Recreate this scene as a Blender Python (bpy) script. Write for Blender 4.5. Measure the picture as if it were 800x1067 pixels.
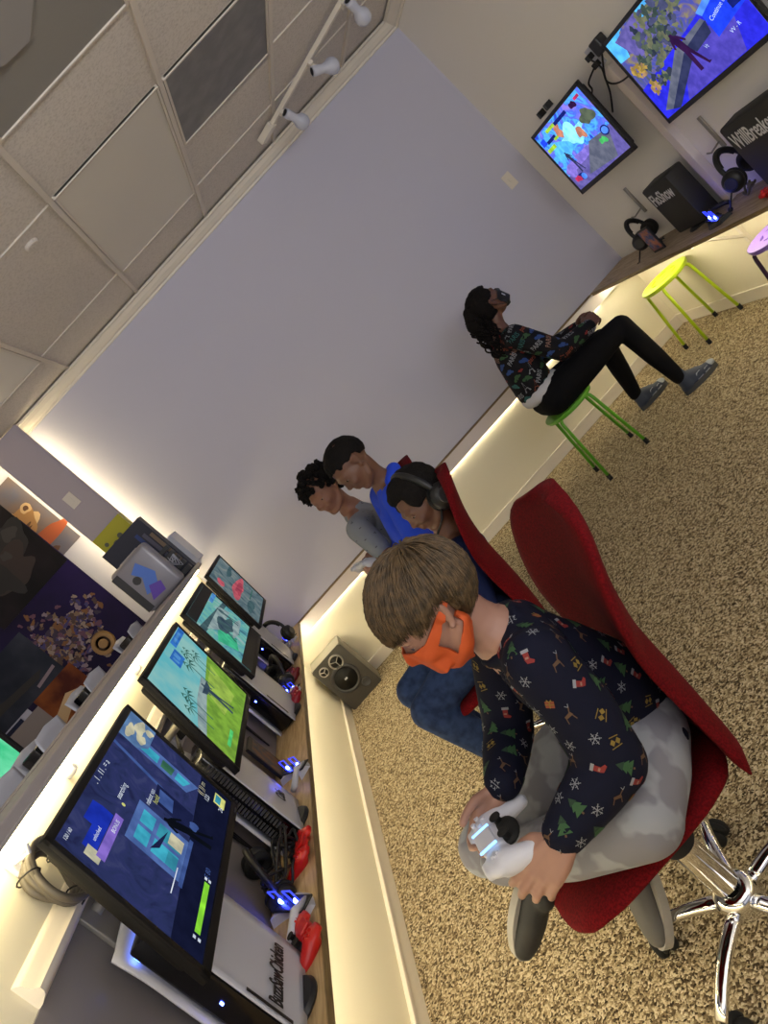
import bpy, bmesh, math, random
from mathutils import Vector, Matrix, Quaternion
from mathutils.bvhtree import BVHTree
random.seed(7)
V = Vector
PI = math.pi
sc = bpy.context.scene
for o in list(bpy.data.objects): bpy.data.objects.remove(o)
col = sc.collection

# ------------------------------------------------------------------ camera
cam_d = bpy.data.cameras.new('camera'); cam = bpy.data.objects.new('camera', cam_d); col.objects.link(cam)
cam_d.sensor_fit = 'VERTICAL'; cam_d.sensor_height = 36.0; cam_d.sensor_width = 27.0
cam_d.lens = 801.3 / 1067 * 36.0
cam_d.clip_start = 0.02
RX = V((0.66494983, -0.12763456, -0.73590159)); DY = V((-0.74657252, -0.08494809, -0.65985855)); FZ = V((0.02170732, 0.98817673, -0.15177467))
cm = Matrix.Identity(4)
for i in range(3):
    cm[i][0] = RX[i]; cm[i][1] = -DY[i]; cm[i][2] = -FZ[i]
cm[0][3], cm[1][3], cm[2][3] = .8626, -5.3452, 1.5337
cam.matrix_world = cm
sc.camera = cam

# ------------------------------------------------------------------ exposure, world, ambient light
sc.view_settings.view_transform = 'Standard'; sc.view_settings.look = 'None'
sc.view_settings.gamma = 1.0; sc.view_settings.use_curve_mapping = False
sc.view_settings.exposure = 0.0
W = bpy.data.worlds.new('world'); sc.world = W; W.use_nodes = True
W.node_tree.nodes['Background'].inputs[0].default_value = (.60, .61, .72, 1)
W.node_tree.nodes['Background'].inputs[1].default_value = 0.30
LED_COL = (1.0, .89, .62)
def area(name, loc, rot, sx, sy, power, color):
    d = bpy.data.lights.new(name, 'AREA'); d.shape = 'RECTANGLE'; d.size = sx; d.size_y = sy; d.energy = power; d.color = color
    o = bpy.data.objects.new(name, d); o.location = loc; o.rotation_euler = rot; col.objects.link(o); return o
# unseen fill lamp added behind the camera, as if from a window
area('rear_fill_light', (2.2, -9.0, 1.7), (PI/2+.25, 0, 0), 4.0, 1.8, 10, (.95, .92, 1.0))
# unseen lamp added behind the camera to brighten the ceiling
area('ceiling_fill_light', (1.7, -6.6, 1.7), (PI-.42, 0, 0), 3.0, .8, 160, (.94, .96, 1.0))
area('bay_fill_light', (-1.9, -3.4, 1.1), (PI, 0, 0), 1.6, 4.0, 22, (1.0, .90, .74))  # added warm fill lamp in the next bay, aimed at the ceiling

# ------------------------------------------------------------------ materials
def mat(name, c, rough=.6, metal=0, bump=None, noise=None, spec=.5, emit=None, sheen=0, trans=0, coat=0):
    m = bpy.data.materials.new(name); m.use_nodes = True
    nt = m.node_tree; b = nt.nodes['Principled BSDF']
    b.inputs['Base Color'].default_value = (*c, 1); b.inputs['Roughness'].default_value = rough
    b.inputs['Metallic'].default_value = metal; b.inputs['Specular IOR Level'].default_value = spec
    if sheen: b.inputs['Sheen Weight'].default_value = sheen
    if trans: b.inputs['Transmission Weight'].default_value = trans
    if coat: b.inputs['Coat Weight'].default_value = coat
    if emit:
        b.inputs['Emission Color'].default_value = (*emit[0], 1); b.inputs['Emission Strength'].default_value = emit[1]
    tc = nt.nodes.new('ShaderNodeTexCoord')
    if noise:   # (scale, colour2, detail, lo, hi)
        n = nt.nodes.new('ShaderNodeTexNoise'); n.inputs['Scale'].default_value = noise[0]; n.inputs['Detail'].default_value = noise[2]
        nt.links.new(tc.outputs['Object'], n.inputs['Vector'])
        r = nt.nodes.new('ShaderNodeValToRGB'); r.color_ramp.elements[0].position = noise[3]; r.color_ramp.elements[1].position = noise[4]
        r.color_ramp.elements[0].color = (*c, 1); r.color_ramp.elements[1].color = (*noise[1], 1)
        nt.links.new(n.outputs['Fac'], r.inputs['Fac']); nt.links.new(r.outputs['Color'], b.inputs['Base Color'])
    if bump:    # (scale, strength, distance)
        n = nt.nodes.new('ShaderNodeTexNoise'); n.inputs['Scale'].default_value = bump[0]; n.inputs['Detail'].default_value = 4
        nt.links.new(tc.outputs['Object'], n.inputs['Vector'])
        bp = nt.nodes.new('ShaderNodeBump'); bp.inputs['Strength'].default_value = bump[1]; bp.inputs['Distance'].default_value = bump[2]
        nt.links.new(n.outputs['Fac'], bp.inputs['Height']); nt.links.new(bp.outputs['Normal'], b.inputs['Normal'])
    return m
def emis(name, c, s, back=None):
    m = bpy.data.materials.new(name); m.use_nodes = True; nt = m.node_tree
    for n in list(nt.nodes): nt.nodes.remove(n)
    e = nt.nodes.new('ShaderNodeEmission'); e.inputs[0].default_value = (*c, 1); e.inputs[1].default_value = s
    o = nt.nodes.new('ShaderNodeOutputMaterial'); nt.links.new(e.outputs[0], o.inputs[0])
    if back:    # mottled picture: colour 2, scale
        tc = nt.nodes.new('ShaderNodeTexCoord'); n = nt.nodes.new('ShaderNodeTexNoise'); n.inputs['Scale'].default_value = back[1]; n.inputs['Detail'].default_value = 3
        nt.links.new(tc.outputs['Object'], n.inputs['Vector'])
        r = nt.nodes.new('ShaderNodeValToRGB'); r.color_ramp.elements[0].position = .38; r.color_ramp.elements[1].position = .62
        r.color_ramp.elements[0].color = (*c, 1); r.color_ramp.elements[1].color = (*back[0], 1)
        nt.links.new(n.outputs['Fac'], r.inputs['Fac']); nt.links.new(r.outputs['Color'], e.inputs[0])
    return m
def picture(name, cols, scale, s, dist=1.5):
    m = emis(name, cols[0], s, (cols[1], scale)); nt = m.node_tree
    n = [x for x in nt.nodes if x.type == 'TEX_NOISE'][0]; n.inputs['Distortion'].default_value = dist; n.inputs['Detail'].default_value = 5
    cr = [x for x in nt.nodes if x.type == 'VALTORGB'][0].color_ramp
    cr.elements[0].position = .32; cr.elements[1].position = .68; cr.elements[1].color = (*cols[-1], 1)
    for i, c in enumerate(cols[1:-1]): e = cr.elements.new(.32+.36*(i+1)/(len(cols)-1)); e.color = (*c, 1)
    return m
def srgb(r, g, b):
    f = lambda x: (x/255/12.92) if x/255 <= .04045 else ((x/255+.055)/1.055)**2.4
    return (f(r), f(g), f(b))
M = {}
M['wall'] = mat('wall_paint', srgb(214, 205, 203), .75, bump=(60, .05, .002))
M['far'] = mat('mauve_wall_paint', srgb(192, 191, 207), .7, bump=(60, .05, .002))
M['right'] = mat('pale_wall_paint', srgb(232, 228, 222), .7, bump=(60, .05, .002))
M['wall_cream'] = mat('cream_wall_paint', srgb(226, 219, 196), .6, bump=(60, .05, .002))
M['trim'] = mat('white_trim_paint', srgb(222, 214, 200), .45)
M['cap'] = mat('grey_cap_paint', srgb(160, 152, 150), .5)
M['post'] = mat('grey_post_paint', srgb(176, 166, 172), .6)
M['tile'] = mat('ceiling_tile', srgb(206, 199, 191), .9, noise=(95, srgb(182, 174, 166), 6, .45, .75), bump=(120, .35, .004))
M['tee'] = mat('ceiling_tee', srgb(205, 196, 184), .5)
M['diffuser'] = mat('light_diffuser', srgb(206, 200, 186), .35)
M['black'] = mat('black_plastic', srgb(22, 22, 24), .45)
M['glossblack'] = mat('gloss_black_plastic', srgb(10, 10, 12), .18)
M['dkgrey'] = mat('dark_grey_plastic', srgb(58, 58, 60), .5)
M['bezel'] = mat('monitor_bezel', srgb(20, 19, 19), .55, spec=.2)
M['rubber'] = mat('black_rubber', srgb(14, 14, 14), .8)
M['chrome'] = mat('chrome', (.85, .85, .86), .07, 1)
M['white'] = mat('white_plastic', srgb(192, 194, 206), .35)
M['silver'] = mat('silver_plastic', srgb(150, 146, 138), .35, .4)
M['grill'] = mat('speaker_cone', srgb(26, 25, 24), .7)
M['cone_grey'] = mat('speaker_front', srgb(62, 60, 56), .4)
M['red'] = mat('red_fabric', srgb(102, 6, 14), .95, noise=(220, srgb(76, 4, 9), 3, .4, .6), bump=(420, .4, .0012), spec=.15)
M['lime'] = mat('lime_metal', srgb(184, 214, 30), .4)
M['green'] = mat('green_metal', srgb(88, 158, 40), .4)
M['purple'] = mat('purple_metal', srgb(140, 112, 205), .4)
M['dkpurple'] = mat('dark_purple_metal', srgb(52, 28, 60), .4)
M['redplastic'] = mat('red_plastic', srgb(190, 26, 22), .35)
M['cable'] = mat('black_cable', srgb(18, 18, 20), .5)
M['greycable'] = mat('grey_cable', srgb(92, 86, 76), .5)
M['bluelens'] = mat('dark_blue_plastic', srgb(14, 26, 90), .3)
M['led'] = emis('warm_led_strip', (1.0, .83, .46), 30)
M['led_low'] = emis('warm_led_strip_low', LED_COL, 31)
M['blueled'] = emis('blue_led', (.04, .07, 1.0), 75)
M['bluewhite'] = emis('pale_blue_light', (.22, .55, 1.0), 3)
M['bluestrip'] = emis('blue_status_light', (.10, .22, 1.0), 9)
M['blueclear'] = mat('blue_lit_plastic', srgb(30, 40, 200), .2, emit=((.05, .08, 1), 1.2))

def wood(name, c1, c2, stretch):
    m = bpy.data.materials.new(name); m.use_nodes = True; nt = m.node_tree; b = nt.nodes['Principled BSDF']
    tc = nt.nodes.new('ShaderNodeTexCoord'); mp = nt.nodes.new('ShaderNodeMapping'); mp.inputs['Scale'].default_value = stretch
    n = nt.nodes.new('ShaderNodeTexNoise'); n.inputs['Scale'].default_value = 4; n.inputs['Detail'].default_value = 6; n.inputs['Distortion'].default_value = 1.2
    r = nt.nodes.new('ShaderNodeValToRGB'); r.color_ramp.elements[0].color = (*c1, 1); r.color_ramp.elements[1].color = (*c2, 1)
    r.color_ramp.elements[0].position = .35; r.color_ramp.elements[1].position = .65
    nt.links.new(tc.outputs['Object'], mp.inputs['Vector']); nt.links.new(mp.outputs[0], n.inputs['Vector'])
    nt.links.new(n.outputs['Fac'], r.inputs['Fac']); nt.links.new(r.outputs[0], b.inputs['Base Color']); b.inputs['Roughness'].default_value = .5
    return m
M['oak'] = wood('light_plywood', srgb(196, 170, 126), srgb(160, 132, 90), (14, 1.2, 14))
M['oakedge'] = wood('plywood_edge', srgb(134, 112, 74), srgb(104, 84, 52), (2, 2, 40))
M['oak_x'] = wood('grey_plywood', srgb(184, 164, 134), srgb(146, 126, 98), (14, 1.6, 14))

def carpet():
    m = bpy.data.materials.new('beige_fleck_carpet'); m.use_nodes = True; nt = m.node_tree; b = nt.nodes['Principled BSDF']
    tc = nt.nodes.new('ShaderNodeTexCoord')
    v = nt.nodes.new('ShaderNodeTexVoronoi'); v.inputs['Scale'].default_value = 165
    n0 = nt.nodes.new('ShaderNodeTexNoise'); n0.inputs['Scale'].default_value = 55; n0.inputs['Detail'].default_value = 3
    mx = nt.nodes.new('ShaderNodeMixRGB'); mx.inputs[0].default_value = .014
    nt.links.new(tc.outputs['Object'], n0.inputs['Vector']); nt.links.new(tc.outputs['Object'], mx.inputs[1]); nt.links.new(n0.outputs['Color'], mx.inputs[2])
    nt.links.new(mx.outputs[0], v.inputs['Vector'])
    sp = nt.nodes.new('ShaderNodeSeparateColor'); nt.links.new(v.outputs['Color'], sp.inputs[0])
    r = nt.nodes.new('ShaderNodeValToRGB'); cr = r.color_ramp; cr.interpolation = 'LINEAR'
    cr.elements[0].position = .0; cr.elements[0].color = (*srgb(50, 41, 30), 1)
    cr.elements[1].position = 1.0; cr.elements[1].color = (*srgb(210, 196, 166), 1)
    e = cr.elements.new(.3); e.color = (*srgb(112, 96, 72), 1)
    e = cr.elements.new(.6); e.color = (*srgb(168, 151, 119), 1)
    nt.links.new(sp.outputs[0], r.inputs['Fac'])
    nt.links.new(r.outputs[0], b.inputs['Base Color']); b.inputs['Roughness'].default_value = .95; b.inputs['Specular IOR Level'].default_value = .1
    bp = nt.nodes.new('ShaderNodeBump'); bp.inputs['Strength'].default_value = .7; bp.inputs['Distance'].default_value = .008
    nt.links.new(v.outputs['Distance'], bp.inputs['Height']); bp.invert = True
    nt.links.new(bp.outputs[0], b.inputs['Normal'])
    return m
M['carpet'] = carpet()
def mesh_vent():
    m = bpy.data.materials.new('grey_vent_mesh'); m.use_nodes = True; nt = m.node_tree; b = nt.nodes['Principled BSDF']
    tc = nt.nodes.new('ShaderNodeTexCoord'); v = nt.nodes.new('ShaderNodeTexVoronoi'); v.inputs['Scale'].default_value = 210; v.inputs['Randomness'].default_value = 0
    r = nt.nodes.new('ShaderNodeValToRGB'); r.color_ramp.elements[0].color = (*srgb(92, 88, 84), 1); r.color_ramp.elements[1].color = (*srgb(132, 128, 122), 1)
    r.color_ramp.elements[0].position = .2; r.color_ramp.elements[1].position = .5
    nt.links.new(tc.outputs['Object'], v.inputs['Vector']); nt.links.new(v.outputs['Distance'], r.inputs['Fac']); nt.links.new(r.outputs[0], b.inputs['Base Color'])
    b.inputs['Roughness'].default_value = .6
    return m
M['vent'] = mesh_vent()

# ------------------------------------------------------------------ mesh helpers
def link(name, me, m=None, parent=None, smooth=False):
    o = bpy.data.objects.new(name, me); col.objects.link(o)
    if m is not None:
        for x in (m if isinstance(m, (list, tuple)) else [m]): me.materials.append(x)
    if smooth:
        for p in me.polygons: p.use_smooth = True
    if parent is not None: o.parent = parent
    return o
def tag(o, label=None, cat=None, group=None, kind=None):
    if label: o['label'] = label
    if cat: o['category'] = cat
    if group: o['group'] = group
    if kind: o['kind'] = kind
    return o
def empty(name, loc=(0, 0, 0), rz=0):
    o = bpy.data.objects.new(name, None); o.empty_display_size = .1; col.objects.link(o)
    o.location = loc; o.rotation_euler = (0, 0, rz); return o
class MB:
    """collects shapes, builds ONE mesh object"""
    def __init__(s): s.v = []; s.f = []; s.mi = []; s.cur = 0
    def add(s, vs, fs, T=None):
        n = len(s.v)
        s.v += [tuple(T @ V(x)) if T is not None else tuple(x) for x in vs]
        for f in fs: s.f.append(tuple(i+n for i in f)); s.mi.append(s.cur)
        return s
    def bm(s, b, T=None):
        b.verts.index_update()
        s.add([v.co[:] for v in b.verts], [[v.index for v in f.verts] for f in b.faces], T); b.free(); return s
    def box(s, lo, hi, bev=0, T=None, seg=2):
        b = bmesh.new(); bmesh.ops.create_cube(b, size=1)
        lo, hi = V(lo), V(hi)
        for v in b.verts: v.co = V([lo[i]+(v.co[i]+.5)*(hi[i]-lo[i]) for i in range(3)])
        if bev: bmesh.ops.bevel(b, geom=b.edges[:], offset=bev, segments=seg, profile=.5, affect='EDGES')
        return s.bm(b, T)
    def tube(s, pts, r, n=8, closed=False, T=None):
        pts = [V(p) for p in pts]; N = len(pts); rs = r if isinstance(r, (list, tuple)) else [r]*N
        vs = []; fs = []; up = None
        for i, p in enumerate(pts):
            a = pts[(i-1) % N] if (closed or i > 0) else p; b = pts[(i+1) % N] if (closed or i < N-1) else p
            d = (b-a).normalized() if (b-a).length > 1e-9 else V((0, 0, 1))
            if up is None: up = d.orthogonal().normalized()
            up = (up - d*up.dot(d)); up = up.normalized() if up.length > 1e-6 else d.orthogonal().normalized()
            w = d.cross(up)
            for k in range(n):
                t = 2*PI*k/n; vs.append(p+(up*math.cos(t)+w*math.sin(t))*rs[i])
        for i in range(N if closed else N-1):
            j = (i+1) % N
            for k in range(n):
                fs.append((i*n+k, i*n+(k+1) % n, j*n+(k+1) % n, j*n+k))
        if not closed: fs.append(tuple(range(n))[::-1]); fs.append(tuple((N-1)*n+k for k in range(n)))
        return s.add(vs, fs, T)
    def lathe(s, prof, n=24, T=None):   # (r, z)
        vs = []; fs = []
        for r, z in prof:
            for k in range(n): t = 2*PI*k/n; vs.append((r*math.cos(t), r*math.sin(t), z))
        for i in range(len(prof)-1):
            for k in range(n): fs.append((i*n+k, i*n+(k+1) % n, (i+1)*n+(k+1) % n, (i+1)*n+k))
        if prof[0][0] > 1e-6: fs.append(tuple(range(n))[::-1])
        if prof[-1][0] > 1e-6: fs.append(tuple((len(prof)-1)*n+k for k in range(n)))
        return s.add(vs, fs, T)
    def prism(s, poly, z0, z1, T=None):   # poly in xy
        n = len(poly); vs = [(x, y, z0) for x, y in poly]+[(x, y, z1) for x, y in poly]
        fs = [tuple(range(n))[::-1], tuple(range(n, 2*n))]+[(k, (k+1) % n, n+(k+1) % n, n+k) for k in range(n)]
        return s.add(vs, fs, T)
    def ball(s, c, r, T=None, seg=12, rot=None):
        b = bmesh.new(); bmesh.ops.create_uvsphere(b, u_segments=seg, v_segments=max(6, seg//2+1), radius=1)
        r = V((r, r, r)) if not hasattr(r, '__len__') else V(r)
        for v in b.verts:
            q = V((v.co.x*r.x, v.co.y*r.y, v.co.z*r.z))
            if rot is not None: q = rot @ q
            v.co = q+V(c)
        return s.bm(b, T)
    def cone(s, a, b, ra, rb, n=14):     # round cone = capsule with two radii
        a, b = V(a), V(b); d = b-a
        if d.length < 1e-6: return s.ball(a, ra)
        q = V((0, 0, 1)).rotation_difference(d.normalized()).to_matrix(); L = d.length; prof = []
        for i in range(5): t = -PI/2+PI/2*i/4; prof.append((ra*math.cos(t), ra*math.sin(t)))
        for i in range(5): t = PI/2*i/4; prof.append((rb*math.cos(t), L+rb*math.sin(t)))
        prof = [(max(r, 1e-5), z) for r, z in prof]
        return s.lathe(prof, n, Matrix.Translation(a) @ q.to_4x4())
    def chain(s, pts, rs, n=14):
        for i in range(len(pts)-1): s.cone(pts[i], pts[i+1], rs[i], rs[i+1], n)
        return s
    def mesh(s, name):
        me = bpy.data.meshes.new(name); me.from_pydata(s.v, [], s.f); me.update()
        for p, k in zip(me.polygons, s.mi): p.material_index = k
        b = bmesh.new(); b.from_mesh(me); bmesh.ops.recalc_face_normals(b, faces=b.faces[:]); b.to_mesh(me); b.free()
        return me
    def build(s, name, m, parent=None, smooth=False, angle=None):
        me = s.mesh(name); o = link(name, me, m, parent, smooth or angle is not None)
        if angle is not None:
            b = bmesh.new(); b.from_mesh(me)
            for e in b.edges:
                if len(e.link_faces) == 2 and e.calc_face_angle(0) > math.radians(angle): e.smooth = False
            b.to_mesh(me); b.free()
        return o
def TR(loc=(0, 0, 0), rx=0, ry=0, rz=0):
    return Matrix.Translation(V(loc)) @ Matrix.Rotation(rz, 4, 'Z') @ Matrix.Rotation(ry, 4, 'Y') @ Matrix.Rotation(rx, 4, 'X')
def AX(loc, d):   # frame whose local z points along d
    return Matrix.Translation(V(loc)) @ V((0, 0, 1)).rotation_difference(V(d).normalized()).to_matrix().to_4x4()
def remesh(mb, voxel, smooth=3, factor=.5, disp=None):
    me = mb.mesh('tmp'); o = bpy.data.objects.new('tmp', me); col.objects.link(o)
    r = o.modifiers.new('r', 'REMESH'); r.mode = 'VOXEL'; r.voxel_size = voxel; r.adaptivity = 0
    if smooth: s = o.modifiers.new('s', 'SMOOTH'); s.iterations = smooth; s.factor = factor
    dg = bpy.context.evaluated_depsgraph_get()
    out = bpy.data.meshes.new_from_object(o.evaluated_get(dg)); out.materials.clear()
    bpy.data.objects.remove(o)
    for p in out.polygons: p.use_smooth = True
    return out
def text_mesh(txt, size, sx=1.0, extrude=0.0, bold=0.0, shear=0):
    c = bpy.data.curves.new('t', 'FONT'); c.body = txt; c.size = size; c.extrude = extrude; c.offset = bold; c.shear = shear
    c.resolution_u = 3; c.align_x = 'LEFT'
    o = bpy.data.objects.new('t', c); col.objects.link(o)
    dg = bpy.context.evaluated_depsgraph_get(); me = bpy.data.meshes.new_from_object(o.evaluated_get(dg)); bpy.data.objects.remove(o)
    for v in me.vertices: v.co.x *= sx
    return me
def text_obj(name, txt, size, m, parent, T, sx=1.0, bold=0.0, extrude=.0006):
    me = text_mesh(txt, size, sx, extrude, bold); me.transform(T)
    return link(name, me, m, parent)
def copy_tree(o, parent=None, label=None, loc=None, rz=None):
    c = o.copy(); col.objects.link(c)
    if parent is not None: c.parent = parent
    if label: c['label'] = label
    if loc is not None: c.location = loc
    if rz is not None: c.rotation_euler.z = rz
    for ch in list(o.children): copy_tree(ch, c)
    return c

# ------------------------------------------------------------------ room shell
XR = 3.456; XL = -.2; ZC = 2.90
def struct(name, mb, m, **k): return tag(mb.build(name, m, **k), kind='structure')
struct('floor', MB().box((-3.2, -8, -.1), (XR+.1, .1, 0)), M['carpet'])
struct('wall_far', MB().box((-3.2, 0, 0), (XR+.1, .12, ZC+.1)), M['far'])
struct('wall_right', MB().box((XR, -8, 0), (XR+.12, 0, ZC+.1)), M['right'])
struct('wall_side', MB().box((-3.3, -8, 0), (-3.2, 0, ZC+.1)), M['wall'])
struct('wall_left', MB().box((-.39, -7.5, 0), (XL, 0, 1.415)), M['wall_cream'])
# cap on the half wall: moulded board with small bead
cap = MB().box((-.424, -7.5, 1.4145), (-.125, -.001, 1.45), .004).box((-.13, -7.5, 1.4165), (-.119, -.001, 1.424), .002)
cap.box((-.30, -7.5, 1.449), (-.292, -.001, 1.453), .001)
struct('trim_1', cap, M['cap'])
# chair rail on the half wall, behind the monitors
prof = [(0, 1.185), (.012, 1.187), (.03, 1.196), (.034, 1.203), (.034, 1.212), (.022, 1.222), (.016, 1.24), (.006, 1.248), (0, 1.25)]
def rail(name, prof, y0, y1, x0, m):
    n = len(prof); vs = [(x0+p, y0, z) for p, z in prof]+[(x0+p, y1, z) for p, z in prof]
    fs = [tuple(range(n)), tuple(range(n, 2*n))[::-1]]+[(k, k+1, n+k+1, n+k) for k in range(n-1)]
    return struct(name, MB().add(vs, fs), m, angle=35)
rail('trim_2', prof, -3.96, -.01, XL, M['trim'])
# half wall below the rail, its shade put into a grey sheet
struct('trim_3', MB().box((XL, -7.5, .652), (XL+.006, -.005, 1.186)), mat('shaded_wall_grey', srgb(128, 122, 122), .35))
# crown mouldings
cp = [(0, 2.822), (.012, 2.824), (.014, 2.836), (.03, 2.842), (.05, 2.862), (.062, 2.882), (.078, 2.886), (.078, 2.9), (0, 2.9)]
def crown(name, along, a, b):
    n = len(cp)
    if along == 'x': vs = [(t, -p, z) for t in (a, b) for p, z in cp]
    else: vs = [(XR-p, t, z) for t in (a, b) for p, z in cp]
    fs = [tuple(range(n)), tuple(range(n, 2*n))]+[(k, (k+1) % n, n+(k+1) % n, n+k) for k in range(n)]
    return struct(name, MB().add(vs, fs), M['trim'])
crown('trim_4', 'x', -3.2, XR); crown('trim_5', 'y', -8, 0)
# baseboards with a small cap bead
def bb(name, lo, hi, lo2, hi2): return struct(name, MB().box(lo, hi, .002).box(lo2, hi2, .003), M['trim'])
bb('baseboard_far', (XL, -.014, 0), (XR, 0, .075), (XL, -.018, .068), (XR, 0, .084))
bb('baseboard_right', (XR-.014, -8, 0), (XR, 0, .075), (XR-.018, -8, .068), (XR, 0, .084))
bb('baseboard_left', (XL, -7.5, 0), (XL+.014, 0, .075), (XL, -7.5, .068), (XL+.018, 0, .084))
# cream dado below the counters on the far and right walls
struct('trim_6', MB().box((XL, -.006, .084), (XR, 0, .60)), M['wall_cream'])
struct('trim_7', MB().box((XR-.006, -8, .084), (XR, -.006, .62)), M['wall_cream'])
# ledge board along the far wall: apron with a thin wooden line on top
struct('trim_8', MB().box((0.005, -.034, .551), (XR-.02, -.02, .640), .002), M['wall'])
struct('trim_9', MB().box((0.005, -.036, .640), (XR-.36, -.0, .650), .002), M['oakedge'])
# right wall square pipe chase
struct('trim_10', MB().box((XR-.05, -1.42, .65), (XR, -1.36, 1.60), .004), M['wall'])
# post standing on the half wall, off the far wall
struct('trim_11', MB().box((-.45, -.125, 1.45), (-.185, -.10, 2.90), .003).box((-.203, -.131, 1.45), (-.195, -.125, 2.9), .002), M['post'])

# ceiling: slab with tiles, tees; panels and vents are things
cx = lambda x: .8626+(x-.8626)*.9785
cy = lambda y: -5.3452+(y+5.3452)*.9785
gx = [cx(.29+.683*k) for k in range(-5, 6)]
gy = [cy(-.512-.664*k) for k in range(0, 12)]
struct('ceiling', MB().box((-3.2, -8, ZC+.012), (XR+.1, .1, ZC+.1)), M['tile'])
tees = MB()
for x in gx[1:-1]: tees.box((x-.0125, -8, ZC-.004), (x+.0125, -.06, ZC+.02), .001)
for i, y in enumerate(gy):
    for j in range(len(gx)-1):
        if (i == 1 and j in (4, 5, 6)) or (i == 4 and j == 6): continue      # long tiles and panels
        a, b = gx[j]+.0125, min(gx[j+1]-.0125, XR)
        if b > a: tees.box((a, y-.008, ZC+.005), (b, y+.008, ZC+.02))
struct('trim_12', tees, M['tee'])
def ctile(name, j, y0, y1, m, label, cat, inner=None, group=None):
    x0, x1 = gx[j]+.016, gx[j+1]-.016
    r = empty(name, ((x0+x1)/2, (y0+y1)/2, ZC)); tag(r, label, cat, group)
    hx, hy = (x1-x0)/2, (y1-y0)/2-.014
    fr = MB()
    for s in (-1, 1):
        fr.box((s*hx-(.012 if s > 0 else 0), -hy, -.004), (s*hx+(.012 if s < 0 else 0), hy, .012), .001)
        fr.box((-hx, s*hy-(.012 if s > 0 else 0), -.004), (hx, s*hy+(.012 if s < 0 else 0), .012), .001)
    fr.build('frame', M['tee'], r)
    MB().box((-hx+.012, -hy+.012, .002), (hx-.012, hy-.012, .010)).build('panel', m, r)
    return r
ctile('ceiling_light', 6, gy[0], gy[2], M['diffuser'], 'unlit translucent ceiling light panel beside the small square grey vent', 'ceiling light')
ctile('ceiling_light', 4, gy[0], gy[2], M['diffuser'], 'unlit ceiling light panel at the left edge above the grey post', 'ceiling light')
ctile('ceiling_vent', 7, gy[1], gy[2], mat('grey_vent_panel', srgb(108, 106, 106), .5, noise=(9, srgb(124, 122, 120), 4, .4, .7)), 'square dark grey ceiling vent between the light panel and the track light', 'vent')
bv = ctile('ceiling_vent', 6, gy[3], gy[5], M['vent'], 'large dark mesh ceiling vent in the top left corner with a lighter raised plate', 'vent')
MB().prism([(-.30, .26), (-.15, .36), (-.05, .37), (.03, .24), (.03, -.2), (-.30, -.2)], -.022, .003).build('plate', mat('vent_plate', srgb(140, 136, 132), .4), bv)
sp = MB().lathe([(0.0001, -.006), (.03, -.006), (.036, -.001), (.036, .012)], 28, TR((.785, cy(-1.70), ZC+.004)))
tag(sp.build('sprinkler_cover', M['tile'], smooth=False), 'small round white cover set in the ceiling tile left of the light panel', 'cover')

# ------------------------------------------------------------------ LED strips
def led(name, lo, hi, m, label, group=None):
    return tag(MB().box(lo, hi).build(name, m), label, 'led strip', group)
led('led_strip', (-.172, -6.6, 1.402), (-.158, -.05, 1.412), M['led'], 'warm white led strip glowing under the cap of the half wall, above the monitors')
led('led_strip', (.01, -.018, .556), (XR-.36, -.008, .566), M['led_low'], 'warm white led strip under the ledge along the far wall')
led('led_strip', (XR-.26, -6, .618), (XR-.235, -.05, .628), M['led_low'], 'warm white led strip under the grey plywood counter on the right wall')
led('led_strip', (-.05, -6.2, .612), (-.02, -.05, .628), M['led_low'], 'warm white led strip under the narrow plywood counter below the monitors')
led('led_strip', (-.215, -.098, 1.46), (-.203, -.088, 2.80), M['led'], 'warm white led strip up the right hand back edge of the grey post')
led('led_strip', (-.437, -.098, 1.46), (-.425, -.088, 2.80), M['led'], 'warm white led strip up the left hand back edge of the grey post')
led('led_strip', (-2.4, -.095, 2.87), (-.46, -.085, 2.88), M['led'], 'warm white led strip running behind the crown moulding left of the post')

# ------------------------------------------------------------------ counters
c = empty('wall_counter', (0, 0, 0)); tag(c, 'narrow light plywood counter below the row of four monitors on the half wall', 'counter')
MB().box((XL+.001, -7, .63), (0, -.001, .65)).build('board', M['oak'], c)
MB().box((0, -7, .629), (.004, -.001, .651)).build('edge_strip', M['oakedge'], c)
c = empty('wall_counter', (0, 0, 0)); tag(c, 'grey plywood counter along the right wall under the two televisions', 'counter')
MB().box((XR-.35, -6.5, .63), (XR-.006, -.0065, .65)).build('board', M['oak_x'], c)
MB().box((XR-.354, -6.5, .629), (XR-.35, -.036, .651)).build('edge_strip', M['oakedge'], c)
for y in (-1.25, -2.6):
    br = MB().box((XR-.30, y-.012, .60), (XR-.006, y+.012, .63)).box((XR-.03, y-.012, .35), (XR-.006, y+.012, .60))
    br.prism([(0, 0), (.2, .17), (.2, .19), (0, .02)], -.01, .01, Matrix.Translation((XR-.22, y, .6)) @ Matrix.Rotation(PI/2, 4, 'X') @ Matrix.Scale(-1, 4, (0, 1, 0)))
    br.build('bracket', M['trim'], c)

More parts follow.
